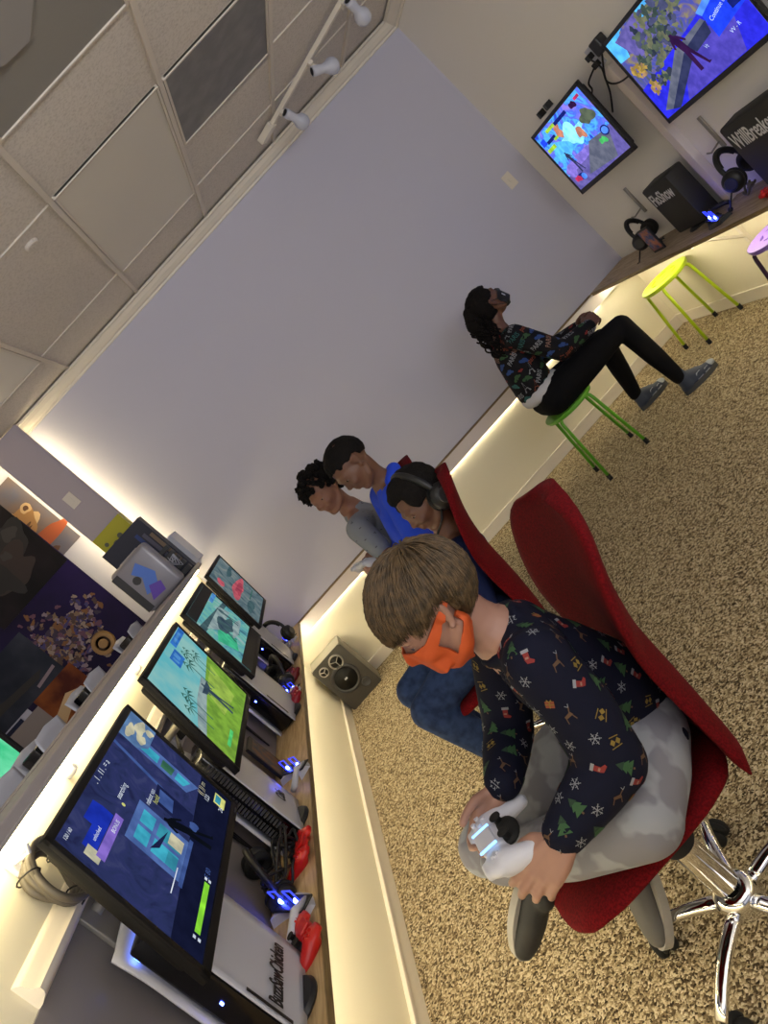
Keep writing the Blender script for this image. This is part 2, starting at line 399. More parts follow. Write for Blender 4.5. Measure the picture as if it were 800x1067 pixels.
# ------------------------------------------------------------------ screens
def poly_screen(parent, w, h, bg, shapes, eps=.0004):
    """screen in local y (right) / z (up), face towards +x"""
    o = MB().add([(0, -w/2, -h/2), (0, w/2, -h/2), (0, w/2, h/2), (0, -w/2, h/2)], [(0, 1, 2, 3)]).build('screen', bg, parent)
    mb = MB(); ms = []; eps = min(eps, .006/max(1, len(shapes)))
    for i, (m, pts) in enumerate(shapes):
        if m not in ms: ms.append(m)
        mb.cur = ms.index(m)
        if isinstance(pts, tuple) and pts[0] == 'T':
            _, txt, u, v, s, sx, ang = pts
            me = text_mesh(txt, s, sx)
            T = Matrix(((0, 0, 1, eps*(i+1)), (1, 0, 0, (u-.5)*w), (0, 1, 0, (.5-v)*h), (0, 0, 0, 1)))
            mb.add([v_.co[:] for v_ in me.vertices], [tuple(p.vertices) for p in me.polygons], T @ Matrix.Rotation(ang, 4, 'Z'))
        else:
            mb.add([(eps*(i+1), (u-.5)*w, (.5-v)*h) for u, v in pts], [tuple(range(len(pts)))])
    p = mb.build('screen_picture', ms, o)
    return o
def rc(u0, v0, u1, v1): return [(u0, v0), (u1, v0), (u1, v1), (u0, v1)]
def blob(u, v, a, b, n=12, j=0.0, seed=1):
    r = random.Random(seed); ph = [r.uniform(0, 6.28) for _ in range(6)]; n = n*3; out = []
    for k in range(n):
        t_ = 2*PI*k/n; q = 1+j*.5*sum(math.sin((i+2)*t_+ph[i])/(1+.6*i) for i in range(5))*.6
        out.append((u+a*math.cos(t_)*q, v+b*math.sin(t_)*q))
    return out
def E_(name, r, g, b, s=1.0): return emis(name, srgb(r, g, b), s, (srgb(r*.80, g*.82, b*.86), 22))
def figure(u, v, s, lean=0.0):
    P = [(-.03, 0), (.03, 0), (.035, .05), (.09, .09), (.16, .22), (.13, .24), (.07, .16), (.07, .36), (.13, .70), (.17, .72), (.09, .74), (.01, .42), (-.06, .74), (-.14, .74), (-.07, .36), (-.08, .16), (-.13, .25), (-.16, .22), (-.09, .09), (-.035, .05)]
    return [(u+x*s*.6+lean*y*s, v+y*s) for x, y in P]
def monitor(name, loc, w, h, rot, bg, shapes, label, group, bez=.018, chin=.022, depth=.045, mbez='bezel', wall_x=-.2, facing=1, arm=True):
    r = empty(name, loc); tag(r, label, 'monitor', group)
    r.rotation_euler = rot
    b = MB().box((-.016, -w/2, -h/2), (0, w/2, h/2), .003)
    # front lip: four bezel bars standing proud of the screen
    for a in ((-w/2, -h/2, -w/2+bez, h/2), (w/2-bez, -h/2, w/2, h/2), (-w/2, h/2-bez, w/2, h/2), (-w/2, -h/2, w/2, -h/2+chin)):
        b.box((-.004, a[0], a[1]), (.005, a[2], a[3]), .002)
    b.box((-depth, -w/2+.03, -h/2+.03), (-.014, w/2-.03, h/2-.03), .012)
    b.box((-depth-.012, -w*.2, -h*.25), (-depth+.002, w*.2, h*.25), .006)
    b.build('housing', M[mbez], r, angle=40)
    s = poly_screen(r, w-2*bez, h-bez-chin, bg, shapes); s.location = (.0012, 0, (chin-bez)/2)
    MB().box((0, 0, 0), (.003, .02, .004)).build('power_button', M['dkgrey'], r).location = (.0055, w/2-.06, -h/2+.006)
    return r
# screen pictures ---------------------------------------------------------
n_bg = picture('screen_night_room', [srgb(34, 38, 74), srgb(42, 50, 90), srgb(46, 52, 98), srgb(56, 62, 104)], 16, .95)
c_ = {k: E_('screen_'+k, *v) for k, v in dict(cyan=(70, 185, 210, .9), teal=(58, 150, 170), navy=(28, 34, 70), dnavy=(20, 24, 50), slate=(66, 90, 150), slate2=(84, 112, 172), cream=(206, 200, 168), mapblue=(96, 130, 172), banner=(28, 50, 170, 1.1), violet=(138, 110, 205), hbar=(150, 235, 60, 1.1), white=(225, 232, 240, 1.1), yel=(225, 225, 130), dgreen=(60, 112, 84), blk=(14, 18, 26)).items()}
win = lambda u0, v0, u1, v1, m='slate2': [(c_[m], rc(u0, v0, u1, v1)), (c_['cyan'], rc(u0+.03, v0+.05, (u0+u1)/2-.01, v0+.15)), (c_['cyan'], rc((u0+u1)/2+.01, v0+.05, u1-.03, v0+.15)), (c_['cyan'], rc(u0+.03, v0+.18, (u0+u1)/2-.01, v1-.04)), (c_['teal'], rc((u0+u1)/2+.01, v0+.18, u1-.03, v1-.04))]
S1 = [(c_['dnavy'], [(0, .78), (1, .70), (1, 1), (0, 1)]), (c_['slate'], [(.70, 0), (.72, 0), (.66, .72), (.64, .72)]),
      (c_['navy'], [(.56, .42), (.68, .40), (.68, .72), (.56, .74)]), (c_['slate'], [(.58, .45), (.66, .43), (.66, .55), (.58, .57)])]
S1 += win(.26, .33, .50, .74)+[(c_['cream'], rc(.40, .60, .47, .71)), (c_['teal'], rc(.29, .62, .36, .70)), (c_['navy'], [(.30, .50), (.46, .58), (.34, .56)]), (c_['slate'], rc(.24, .74, .52, .77))]
S1 += [(c_['slate2'], [(.78, .12), (.88, .10), (.88, .70), (.78, .62)]), (c_['cyan'], [(.80, .16), (.86, .15), (.86, .34), (.80, .34)]), (c_['dgreen'], [(.80, .37), (.86, .37), (.86, .48), (.80, .47)]), (c_['cyan'], [(.80, .50), (.86, .51), (.86, .63), (.80, .58)]),
       (c_['mapblue'], rc(.80, .01, .99, .09)), (c_['mapblue'], [(.78, .0), (1, .0), (1, .24), (.84, .24), (.78, .16)]), (c_['cream'], blob(.86, .06, .05, .04, 9, .5, 3)), (c_['cream'], blob(.93, .12, .05, .05, 9, .5, 4)), (c_['cream'], blob(.86, .16, .04, .04, 9, .5, 5)), (c_['cream'], blob(.95, .20, .03, .03, 8, .5, 6)),
       (c_['banner'], rc(.07, .13, .30, .22)), (c_['banner'], [(.18, .07), (.29, .07), (.30, .14), (.18, .14)]), (c_['cream'], rc(.04, .16, .09, .26)), (c_['violet'], rc(.07, .225, .32, .285)), (c_['white'], ('T', 'BONUS', .22, .27, .014, 1, 0)), (c_['white'], ('T', 'unlocked', .12, .19, .013, 1, 0)),
       (c_['white'], ('T', '. 1 . 11 . = a', .38, .05, .022, 1, 0)), (c_['white'], ('T', 'searching', .40, .215, .02, .9, 0)), (c_['yel'], blob(.39, .245, .008, .014)), (c_['white'], ('T', 'reboot van', .50, .40, .02, .8, 0)), (c_['yel'], ('T', 'hold', .54, .445, .02, 1, 0)),
       (c_['blk'], figure(.50, .52, .52, .25)), (c_['slate'], blob(.60, .74, .025, .04, 8, .4)), (c_['hbar'], rc(.10, .905, .36, .945)), (c_['white'], rc(.37, .90, .385, .92)), (c_['white'], rc(.37, .93, .385, .95)), (c_['white'], rc(.07, .90, .085, .92)), (c_['white'], rc(.07, .935, .085, .955)),
       (c_['white'], rc(.17, .70, .31, .707)), (c_['yel'], rc(.87, .84, .95, .94)), (c_['teal'], rc(.88, .85, .94, .90)), (c_['white'], ('T', '123', .83, .80, .02, 1, 0)), (c_['white'], ('T', '26', .84, .93, .02, 1, 0)), (c_['cream'], ('T', '(( )) m', .84, .74, .025, 1, 0)), (c_['slate'], ('T', 'E 80', .38, .93, .02, 1, 0)), (c_['white'], ('T', '120 / 60', .02, .05, .012, 1, 0))]
sky = emis('screen_sky', srgb(96, 178, 188), .95, (srgb(140, 190, 186), 7))
g = {k: E_('screen_g_'+k, *v) for k, v in dict(field=(128, 172, 62), lit=(158, 190, 80), palm=(56, 104, 92), fig=(60, 78, 92), blue=(52, 116, 196), blue2=(84, 146, 206), green=(96, 220, 120), grey=(150, 170, 168), dk=(70, 96, 100)).items()}
def palm(u, v, s):
    out = [(u-.004*s, v), (u+.004*s, v), (u+.012*s, v+.28*s), (u+.002*s, v+.28*s)]
    return [out]+[[(u, v), (u+.05*s*math.cos(a), v-.03*s+.05*s*math.sin(a)), (u+.085*s*math.cos(a), v+.02*s+.06*s*math.sin(a)), (u+.045*s*math.cos(a), v-.005+.05*s*math.sin(a))] for a in (0.2, .9, 2.2, 3.0, 3.9, 5.5)]
S2 = [(g['field'], [(0, .62), (.3, .52), (.6, .50), (1, .42), (1, 1), (0, 1)]), (g['lit'], [(.5, .54), (.9, .50), (.8, .86), (.42, .80)]), (g['grey'], [(.0, .58), (.3, .48), (.62, .44), (.62, .52), (.3, .60), (0, .68)]),
      (g['blue'], rc(.46, .08, .64, .22)), (g['blue2'], rc(.49, .11, .52, .19)), (g['blue2'], rc(.54, .10, .60, .18)), (g['blue'], rc(.66, .01, 1, .09)), (g['blue2'], rc(.72, .03, .92, .06))]
for q in (palm(.62, .28, 1.2), palm(.72, .2, 1.0), palm(.80, .3, 1), palm(.22, .38, 1.1), palm(.12, .44, 1.0)): S2 += [(g['palm'], x) for x in q]
S2 += [(g['fig'], figure(.50, .46, .56, .12)), (g['fig'], [(.40, .50), (.60, .50), (.56, .56), (.44, .56)]), (g['green'], rc(.10, .88, .30, .92))]
t3 = picture('screen_teal', [srgb(60, 100, 116), srgb(92, 160, 170), srgb(110, 176, 160), srgb(150, 176, 180)], 9, .95)
S3 = [(g['dk'], [(0, .2), (1, .35), (1, .42), (0, .3)]), (E_('screen_mint', 70, 190, 140), [(.05, .48), (.3, .42), (.42, .70), (.2, .78)]), (g['grey'], [(.1, .3), (.8, .32), (.9, .5), (.3, .46)]), (g['dk'], blob(.5, .5, .2, .12, 14, .6, 2)), (g['fig'], figure(.55, .36, .5, .1)), (g['fig'], figure(.40, .38, .45, -.1)), (g['grey'], blob(.65, .66, .22, .06, 12, .5, 8)), (g['blue2'], rc(.72, .16, 1, .22)), (g['dk'], figure(.7, .3, .5, .2)),
      (M['bezel'], rc(0, 0, 1, .15)), (M['bezel'], rc(0, .84, 1, 1))]
t4 = picture('screen_greyblue', [srgb(66, 86, 96), srgb(96, 116, 122), srgb(126, 136, 134)], 10, .9)
pk = E_('screen_pink', 196, 92, 104); pk2 = E_('screen_pink2', 168, 70, 86)
S4 = [(pk, blob(.5, .5, .36, .11, 16, .5, 4)), (pk2, blob(.52, .52, .2, .07, 12, .6, 7)), (pk, blob(.16, .2, .10, .07, 10, .4, 5)), (g['dk'], blob(.3, .8, .25, .06, 12, .5, 6)), (g['palm'], rc(.5, .74, .9, .76)), (g['dk'], blob(.75, .25, .2, .05, 10, .5, 9))]
MG = 'gaming monitors in a row on the half wall'
MON = [((.065, -3.66, 1.192), (0, .066, -.024), n_bg, S1, 'nearest monitor, dark blue room with a lit window on screen'),
       ((.083, -2.80, 1.202), (0, .095, -.007), sky, S2, 'second nearest monitor, bright green field and palm trees on screen'),
       ((.077, -1.863, 1.194), (0, .041, -.013), t3, S3, 'third monitor from the front, teal game picture between dark bars'),
       ((.087, -.994, 1.194), (0, .066, -.019), t4, S4, 'farthest monitor of the row, grey screen with a pink red shape')]
for loc, rot, bg, sh, lab in MON: monitor('computer_monitor', loc, .67, .40, rot, bg, sh, lab, None)
# wall brackets holding the monitors: arm, joint and wall plate
for i, (loc, rot, *_r) in enumerate(MON):
    r = empty('monitor_arm', (XL+.006, loc[1], loc[2]))
    tag(r, ['silver monitor arm behind the nearest monitor', 'silver monitor arm behind the green field monitor', 'silver monitor arm behind the monitor with dark bars', 'silver monitor arm behind the farthest monitor'][i], 'monitor arm')
    MB().box((0, -.05, -.11), (.012, .05, .0), .003).build('wall_plate', M['silver'], r)
    d = loc[0]-XL-.006-.055
    MB().tube([(.01, 0, -.03), (d*.5, .10, -.03), (d-.03, .02, -.01)], .014, 10).ball((d*.5, .10, -.03), .02).build('arm', M['silver'], r, smooth=True)
    MB().box((d-.035, -.04, -.04), (d-.012, .04, .04), .003).build('mount_plate', M['black'], r)

# televisions on the right wall (facing -x)
tvb = picture('tv_blue', [srgb(50, 70, 200), srgb(60, 120, 250), srgb(90, 190, 255), srgb(80, 110, 240), srgb(120, 124, 240), srgb(150, 130, 235)], 7, 1.15)
t = {k: E_('tv_'+k, *v) for k, v in dict(glow=(140, 225, 255, 1.7), sky=(90, 190, 255, 1.4), lilac=(150, 130, 235, 1.1), mauve=(120, 110, 190), lime=(190, 240, 70), navy=(28, 40, 130), red=(230, 60, 110), orange=(230, 150, 120), stone=(116, 120, 140), dkst=(58, 64, 104), path=(96, 84, 210), deep=(50, 50, 235, 1.2), tree=(104, 116, 96), tree2=(70, 84, 90), gold=(206, 170, 84), maroon=(60, 30, 78), ui=(36, 70, 250, 1.3), ui2=(90, 150, 255, 1.3), white=(200, 220, 255, 1.3), green=(90, 220, 120)).items()}
T1 = [(t['mauve'], [(0, .75), (1, .6), (1, 1), (0, 1)]), (t['glow'], blob(.52, .36, .13, .17, 18, .5, 2)), (t['glow'], blob(.50, .36, .20, .08, 10, .7, 3)), (t['sky'], blob(.22, .42, .14, .18, 10, .6, 4)), (t['orange'], blob(.38, .18, .06, .1, 9, .8, 5)), (t['orange'], blob(.62, .42, .07, .07, 9, .8, 6)),
      (t['lilac'], blob(.45, .66, .2, .08, 10, .7, 7)), (t['stone'], [(.3, .92), (.62, .58), (.95, .62), (.8, .98)]), (t['tree'], blob(.84, .33, .09, .12, 9, .7, 8)), (t['lilac'], blob(.14, .70, .12, .1, 9, .6, 9)), (t['dkst'], figure(.22, .45, .5, .15)),
      (t['lime'], rc(.03, .26, .20, .32)), (t['lime'], rc(.22, .05, .40, .10)), (t['navy'], rc(.12, .17, .30, .22)), (t['navy'], rc(.40, .06, .66, .11)), (t['ui'], rc(.03, .10, .12, .20)), (t['lime'], rc(.25, .21, .33, .25)),
      (t['navy'], blob(.90, .62, .06, .07)), (t['ui2'], blob(.90, .62, .045, .05)), (t['green'], blob(.80, .70, .05, .05, 8, .8)), (t['navy'], blob(.18, .86, .07, .05)), (t['red'], blob(.12, .86, .05, .05, 9, .5)), (t['ui2'], blob(.22, .88, .04, .05)), (t['red'], rc(.86, .05, .95, .09)), (t['maroon'], blob(.80, .1, .05, .05, 8, .5))]
tv2 = picture('tv_garden', [srgb(60, 70, 120), srgb(96, 104, 110), srgb(80, 88, 190), srgb(120, 110, 150), srgb(150, 140, 110)], 12, 1.0)
def foliage(cols, u, v, a, b, n, seed, r0=.03):
    r = random.Random(seed); out = []
    for k in range(n):
        t_ = r.uniform(0, 6.28); q = math.sqrt(r.random()); out.append((cols[r.randrange(len(cols))], blob(u+a*q*math.cos(t_), v+b*q*math.sin(t_), r0*r.uniform(.5, 1.1), r0*1.5*r.uniform(.5, 1.1), 4, .9, seed*100+k)))
    return out
_g = [E_('leaf_%d' % i, *c) for i, c in enumerate([(104, 116, 96), (74, 90, 84), (130, 132, 104), (88, 92, 130), (58, 66, 84)])]; _y = [t['gold'], E_('leaf_y', 170, 140, 70), E_('leaf_o', 190, 150, 110)]
T2 = [(t['sky'], [(0, 0), (.0, .24), (.10, .26), (.16, .02), (.2, 0)]), (t['sky'], [(.36, 0), (.34, .08), (.46, .12), (.5, 0)]), (t['mauve'], [(.08, .05), (.35, 0), (.4, .3), (.16, .36)]), ]+foliage(_g, .44, .22, .22, .20, 90, 2)+foliage(_g, .30, .42, .18, .12, 50, 3)+foliage(_g, .66, .12, .14, .12, 40, 4)+[
      (t['deep'], [(.0, .60), (.2, .56), (.5, .5), (1, .38), (1, 1), (0, 1)]), (t['path'], [(.25, .995), (.46, .60), (.9, .60), (.8, .995)]), ]+foliage(_y, .09, .42, .06, .08, 26, 5, .02)+foliage(_y, .10, .66, .05, .07, 20, 6, .02)+foliage(_g, .22, .62, .08, .10, 24, 7, .025)+[
      (t['stone'], [(.04, .92), (.10, .96), (.46, .62), (.72, .56), (.70, .50), (.42, .54)]), (t['dkst'], [(.10, .96), (.16, 1), (.50, .70), (.46, .62)]), (t['dkst'], [(.5, .60), (.72, .54), (.70, .66), (.54, .70)]), (t['maroon'], figure(.46, .40, .62, .14)),
      (t['ui'], [(.72, .48), (1, .36), (1, .66), (.72, .74)]), (t['ui2'], [(.70, .44), (1, .30), (1, .37), (.72, .50)]), (t['white'], ('T', 'Continue to battle', .75, .60, .03, .9, .22)), (t['navy'], rc(.90, .56, .98, .64)), (t['ui2'], rc(.92, .1, .99, .16)), (t['ui2'], rc(.88, .18, .96, .22)), (t['white'], ('T', 'VV - R', .80, .80, .026, 1, .1)), (t['white'], ('T', 'Vt', .60, .74, .026, 1, 0))]
a = monitor('television', (3.30, -.925, 1.435), .745, .475, (0, -.03, PI), tvb, T1, 'smaller bright blue television on the right wall, closer to the far corner', None, bez=.022, chin=.03, mbez='black'); a['category'] = 'television'
b = monitor('television', (3.32, -2.045, 1.435), .86, .50, (0, -.03, PI), tv2, T2, 'larger television at the top right corner showing a blue garden game scene', None, bez=.02, chin=.025, mbez='black'); b['category'] = 'television'
for o, s in ((a, 0), (b, 0)):
    MB().box((-.16, -.07, -.10), (-.138, .07, .10), .004).tube([(-.14, 0, 0), (-.05, .0, 0)], .022).build('wall_mount', M['black'], o)

# ------------------------------------------------------------------ red swivel chairs (face -x)
def make_chair(loc, rz, base_rz, label):
    r = empty('swivel_chair', loc, rz); tag(r, label, 'chair', None)
    hub = MB().lathe([(.022, .06), (.05, .06), (.056, .068), (.056, .112), (.046, .125), (.03, .13)], 28).build('base_hub', M['chrome'], r, angle=40)
    for k in range(5):
        t = base_rz+k*2*PI/5; T = Matrix.Rotation(t, 4, 'Z')
        lg = MB(); n = 10; pts = []; 
        for i in range(8):
            f = i/7; x = .045+.225*f; z = .092+.012*math.sin(f*PI)-.012*f*f; pts.append((x, 0, z, .021-.006*f, .015-.004*f))
        vs = []; fs = []
        for (x, y, z, ry, rz_) in pts:
            for j in range(n): q = 2*PI*j/n; vs.append((x, ry*math.cos(q), z+rz_*math.sin(q)))
        for i in range(7):
            for j in range(n): fs.append((i*n+j, i*n+(j+1) % n, (i+1)*n+(j+1) % n, (i+1)*n+j))
        fs += [tuple(range(n))[::-1], tuple(7*n+j for j in range(n))]
        leg = lg.add(vs, fs, T).build('leg', M['chrome'], r, smooth=True)
        cr = Matrix.Rotation(.9+k*1.1, 4, 'Z')
        cs = MB()
        for s in (-1, 1): cs.lathe([(.004, -.011), (.024, -.011), (.0295, -.006), (.0295, .006), (.024, .011), (.004, .011)], 20, T @ TR((.262, 0, .0297)) @ cr @ TR((0, s*.016, 0), rx=PI/2))
        cs.tube([(0, 0, .03), (0, 0, .085)], .009, 8, T=T @ TR((.262, 0, 0)))
        hood = []
        for i in range(9): q = PI*(i/8); hood.append((.03*math.cos(q), 0, .032+.03*math.sin(q)))
        cs.tube(hood, .009, 8, T=T @ TR((.262, 0, 0)) @ cr)
        cs.build('caster', M['rubber'], leg, smooth=True)
    MB().lathe([(.034, .14), (.033, .30), (.0, .30)], 24).build('column', M['chrome'], r, angle=40)
    cl = MB().lathe([(.018, .29), (.04, .29), (.042, .30), (.042, .325), (.038, .335), (.02, .335)], 24).build('column_collar', M['rubber'], r, angle=40)
    MB().lathe([(.016, .30), (.016, .40)], 16).build('gas_lift', M['chrome'], r, smooth=True)
    MB().box((-.12, -.09, .385), (.12, .09, .41), .006).build('seat_mechanism', M['black'], r)
    # seat cushion: rounded slab, dished, front edge falling away
    N = 26; Mm = 22; vs = []; fs = []
    def sq(u, v):   # squircle mapping
        return u*math.sqrt(max(0, 1-v**4*.30)), v*math.sqrt(max(0, 1-u**4*.30))
    for side in (1, -1):
        for i in range(N+1):
            for j in range(Mm+1):
                u = -1+2*i/N; v = -1+2*j/Mm; a, b = sq(u, v)
                e = max(0, 1-max(abs(u), abs(v))**8)
                zt = .438+.020*e*(1 if side > 0 else 0)-(.024*e+.0 if side < 0 else 0)
                zt += .018*(b*b)*(1 if side > 0 else .4)-.03*max(0, -a-.55)**2*2
                vs.append((-.03+a*.25, .02+b*.235, zt+.01))
    q = (N+1)*(Mm+1)
    for i in range(N):
        for j in range(Mm):
            k = i*(Mm+1)+j; fs.append((k, k+1, k+Mm+2, k+Mm+1)); fs.append((q+k, q+k+Mm+1, q+k+Mm+2, q+k+1))
    bd = [i*(Mm+1) for i in range(N)]+[N*(Mm+1)+j for j in range(Mm)]+[(N-i)*(Mm+1)+Mm for i in range(N)]+[Mm-j for j in range(Mm)]
    for i in range(len(bd)): a_, b_ = bd[i], bd[(i+1) % len(bd)]; fs.append((a_, b_, q+b_, q+a_))
    MB().add(vs, fs).build('seat', M['red'], r, smooth=True)
    # backrest: waisted outline, curved in plan and elevation
    N = 34; Mm = 18; vs = []; fs = []
    for side in (0, 1):
        for i in range(N+1):
            t_ = i/N; z = .445+.63*t_
            hw = .235-.045*math.sin(min(1, t_/.62)*PI)+(.022*math.sin(max(0, (t_-.5)/.5)*PI*.9) if t_ > .5 else 0)
            if t_ > .84: hw *= math.sqrt(max(0.02, 1-((t_-.84)/.165)**2.6))
            if t_ < .05: hw *= .93+.07*t_/.05
            xc = .235+.145*t_-.035*math.sin(t_*PI)+.012*math.sin(t_*2*PI)
            for j in range(Mm+1):
                v = -1+2*j/Mm; e = (1-abs(v)**6)
                th = (.017*e+.004)*(1 if t_ > .02 else .6)
                x = xc-.045*v*v*(.7+.5*math.sin(t_*PI))+(th if side else -th)
                vs.append((x, v*hw, z))
    q = (N+1)*(Mm+1)
    for i in range(N):
        for j in range(Mm):
            k = i*(Mm+1)+j; fs.append((k, k+1, k+Mm+2, k+Mm+1)); fs.append((q+k, q+k+Mm+1, q+k+Mm+2, q+k+1))
    bd = [i*(Mm+1) for i in range(N)]+[N*(Mm+1)+j for j in range(Mm)]+[(N-i)*(Mm+1)+Mm for i in range(N)]+[Mm-j for j in range(Mm)]
    for i in range(len(bd)): a_, b_ = bd[i], bd[(i+1) % len(bd)]; fs.append((a_, b_, q+b_, q+a_))
    MB().add(vs, fs).build('backrest', M['red'], r, smooth=True)
    MB().tube([(.10, 0, .40), (.20, 0, .392), (.245, 0, .41), (.252, 0, .50)], [.018, .014, .010, .006], 10).build('backrest_bar', M['black'], r, smooth=True)
    return r
ch = make_chair((.785, -3.785, 0), 0.0, math.radians(74), 'nearest red swivel chair, the boy in the orange mask sits on it')
copy_tree(ch, None, 'red swivel chair behind the child in headphones and navy shirt', (.80, -2.62, 0), -.10)
copy_tree(ch, None, 'red swivel chair under the child in the bright blue top', (.82, -1.72, 0), 0.06)

# ------------------------------------------------------------------ round stools
def make_stool(name, loc, rz, seatm, legm, label, group=None, h=.47, half=.145):
    r = empty(name, loc, rz); tag(r, label, 'stool', group)
    cu = bpy.data.curves.new('c', 'CURVE'); cu.dimensions = '2D'; cu.fill_mode = 'BOTH'; cu.extrude = .004; cu.bevel_depth = .003; cu.bevel_resolution = 2
    def ring(cx_, cy_, a, b, n, rot=0):
        s = cu.splines.new('POLY'); s.points.add(n-1); s.use_cyclic_u = True
        for k in range(n):
            q = 2*PI*k/n; x, y = a*math.cos(q), b*math.sin(q)
            s.points[k].co = (cx_+x*math.cos(rot)-y*math.sin(rot), cy_+x*math.sin(rot)+y*math.cos(rot), 0, 1)
    ring(0, 0, .165, .165, 56)
    for k in range(6): q = 2*PI*k/6; ring(.085*math.cos(q), .085*math.sin(q), .036, .012, 14, q+PI/2)
    ring(0, 0, .026, .008, 14)
    o = bpy.data.objects.new('t', cu); col.objects.link(o)
    me = bpy.data.meshes.new_from_object(o.evaluated_get(bpy.context.evaluated_depsgraph_get())); bpy.data.objects.remove(o)
    me.materials.clear(); me.transform(Matrix.Translation((0, 0, h))); link('seat', me, seatm, r)
    MB().lathe([(.150, h-.022), (.162, h-.018), (.1655, h-.004), (.160, h-.004), (.156, h-.016), (.150, h-.018)], 48).build('seat_rim', seatm, r, smooth=True)
    for k in range(4):
        q = PI/4+k*PI/2; c_, s_ = math.cos(q), math.sin(q); R_ = half*math.sqrt(2)
        pts = [(.03*c_, .03*s_, h-.016), (.125*c_, .125*s_, h-.016), (.145*c_, .145*s_, h-.020), (.158*c_, .158*s_, h-.034), (.163*c_, .163*s_, h-.055), (R_*c_, R_*s_, .02)]
        lg = MB().tube(pts, .0105, 10).build('leg', legm, r, smooth=True)
        MB().tube([(R_*c_, R_*s_, .035), (R_*c_*1.003, R_*s_*1.003, .0)], .0135, 10).build('foot', M['rubber'], lg, smooth=True)
    return r
make_stool('stool', (2.158, -.94, 0), -.18, M['green'], M['green'], 'green metal stool the girl in the patterned jacket sits on')
make_stool('stool', (3.257, -.63, 0), -.02, M['lime'], M['lime'], 'empty lime green stool with slotted round seat, by the right counter')
make_stool('stool', (3.25, -1.78, 0), .2, M['purple'], M['dkpurple'], 'purple stool with dark legs cut off by the right edge of the photo')

# ------------------------------------------------------------------ tall games consoles with white curved side plates
def console(name, loc, rz, label, group=None, text=None, back=False, shelf=.65, wingm='white'):
    """stands on z=0 locally; depth along y, thickness along x; front at -y"""
    r = empty(name, loc, rz); tag(r, label, 'games console', group)
    H = .445; D = .14
    MB().box((-.036, -D+.012, .012), (.036, D-.012, H-.018), .008).build('body', M['glossblack'], r, angle=40)
    def wing(s):
        N = 16; K = 12; vs = []; fs = []
        for side in (0, 1):
            for i in range(N+1):
                v = i/N
                for j in range(K+1):
                    u = -1+2*j/K; a = u*math.sqrt(max(0, 1-((2*v-1)**6)*.10)); 
                    z = .006+(H-.006)*v; y = a*D*(1-.0*v)
                    fl = .012*max(0, v-.75)**2*16+.006*max(0, abs(u)-.7)**2*10
                    x = s*(.042+fl+.008*(1-u*u)*.6+(.005 if side else 0))
                    zz = z+.010*(1-abs(u))*v
                    vs.append((x, y, zz))
        q = (N+1)*(K+1)
        for i in range(N):
            for j in range(K):
                k = i*(K+1)+j; fs.append((k, k+1, k+K+2, k+K+1)); fs.append((q+k, q+k+K+1, q+k+K+2, q+k+1))
        bd = [i*(K+1) for i in range(N)]+[N*(K+1)+j for j in range(K)]+[(N-i)*(K+1)+K for i in range(N)]+[K-j for j in range(K)]
        for i in range(len(bd)): a_, b_ = bd[i], bd[(i+1) % len(bd)]; fs.append((a_, b_, q+b_, q+a_))
        return MB().add(vs, fs).build('side_plate', M[wingm], r, smooth=True)
    wing(-1); wf = wing(1)
    MB().lathe([(.05, 0), (.082, 0), (.084, .006), (.078, .016), (.02, .020)], 32).build('stand', M['black'], r, angle=40)
    if text and not back:
        for sx_ in (-1, 1): MB().box((sx_*.0375-.0008, -D+.02, H-.05), (sx_*.0375+.0008, .10, H-.035)).build('status_light', M['bluestrip'], r)
    if back:
        v = MB()
        for c0 in (-.017, .017):
            for k in range(26): v.box((c0-.012, -D+.006, .06+k*.013), (c0+.012, -D+.014, .067+k*.013))
        v.build('vent_slats', M['dkgrey'], r)
    else:
        MB().box((.0560, -D+.006, .055), (.0580, -D+.014, .185)).build('disc_slot', M['black'], wf)
        MB().box((-.002, -D+.008, .20), (.002, -D+.0125, .208)).build('power_light', M['blueled'], r)
    if text:
        txt, sz, sx, y0, z0 = text
        T = Matrix(((0, 0, 1, .0585), (1, 0, 0, y0), (0, 1, 0, z0), (0, 0, 0, 1)))
        text_obj('lettering', txt, sz, M['black'], wf, T, sx=sx, bold=.0008)
    return r
console('games_console', (-.105, -3.655, .65), 0, 'white console with black lettering BuzzSawChicken, nearest on the plywood counter', None, ('BuzzSawChicken', .058, .52, -.115, .085))
console('games_console', (-.095, -2.80, .65), .10, 'white console with vented black edge and lettering starting Colo, second on the counter', None, ('Colo', .064, .60, -.02, .085), back=True)
console('games_console', (-.10, -1.71, .65), -.05, 'white console with a dark disc slot, third on the counter')
console('games_console', (-.10, -.80, .65), 0, 'white console behind the farthest monitor on the counter')
# consoles of the next bay: only their tops stick up behind the half wall
MB_SH = MB().box((-.95, -7, 1.02), (-.40, -.01, 1.05)).box((-.95, -7, 0), (-.92, -.01, 1.02)); c = MB_SH.build('wall_counter', M['oak_x']); tag(c, 'high counter on the other side of the half wall, behind the cap', 'counter')
for i, (y, lab) in enumerate([(-.83, 'console top peeking over the half wall beside the silver case'), (-1.78, 'console top peeking over the half wall by the round plaque'), (-2.45, 'mauve console top peeking over the half wall by the white sheet'), (-2.93, 'console top over the half wall beside the green lit screen')]):
    o = console('games_console', (-.56, y, 1.05), .0, lab)
    for ch_ in o.children:
        if ch_.type == 'MESH' and ch_.name.startswith('side_plate'): pass

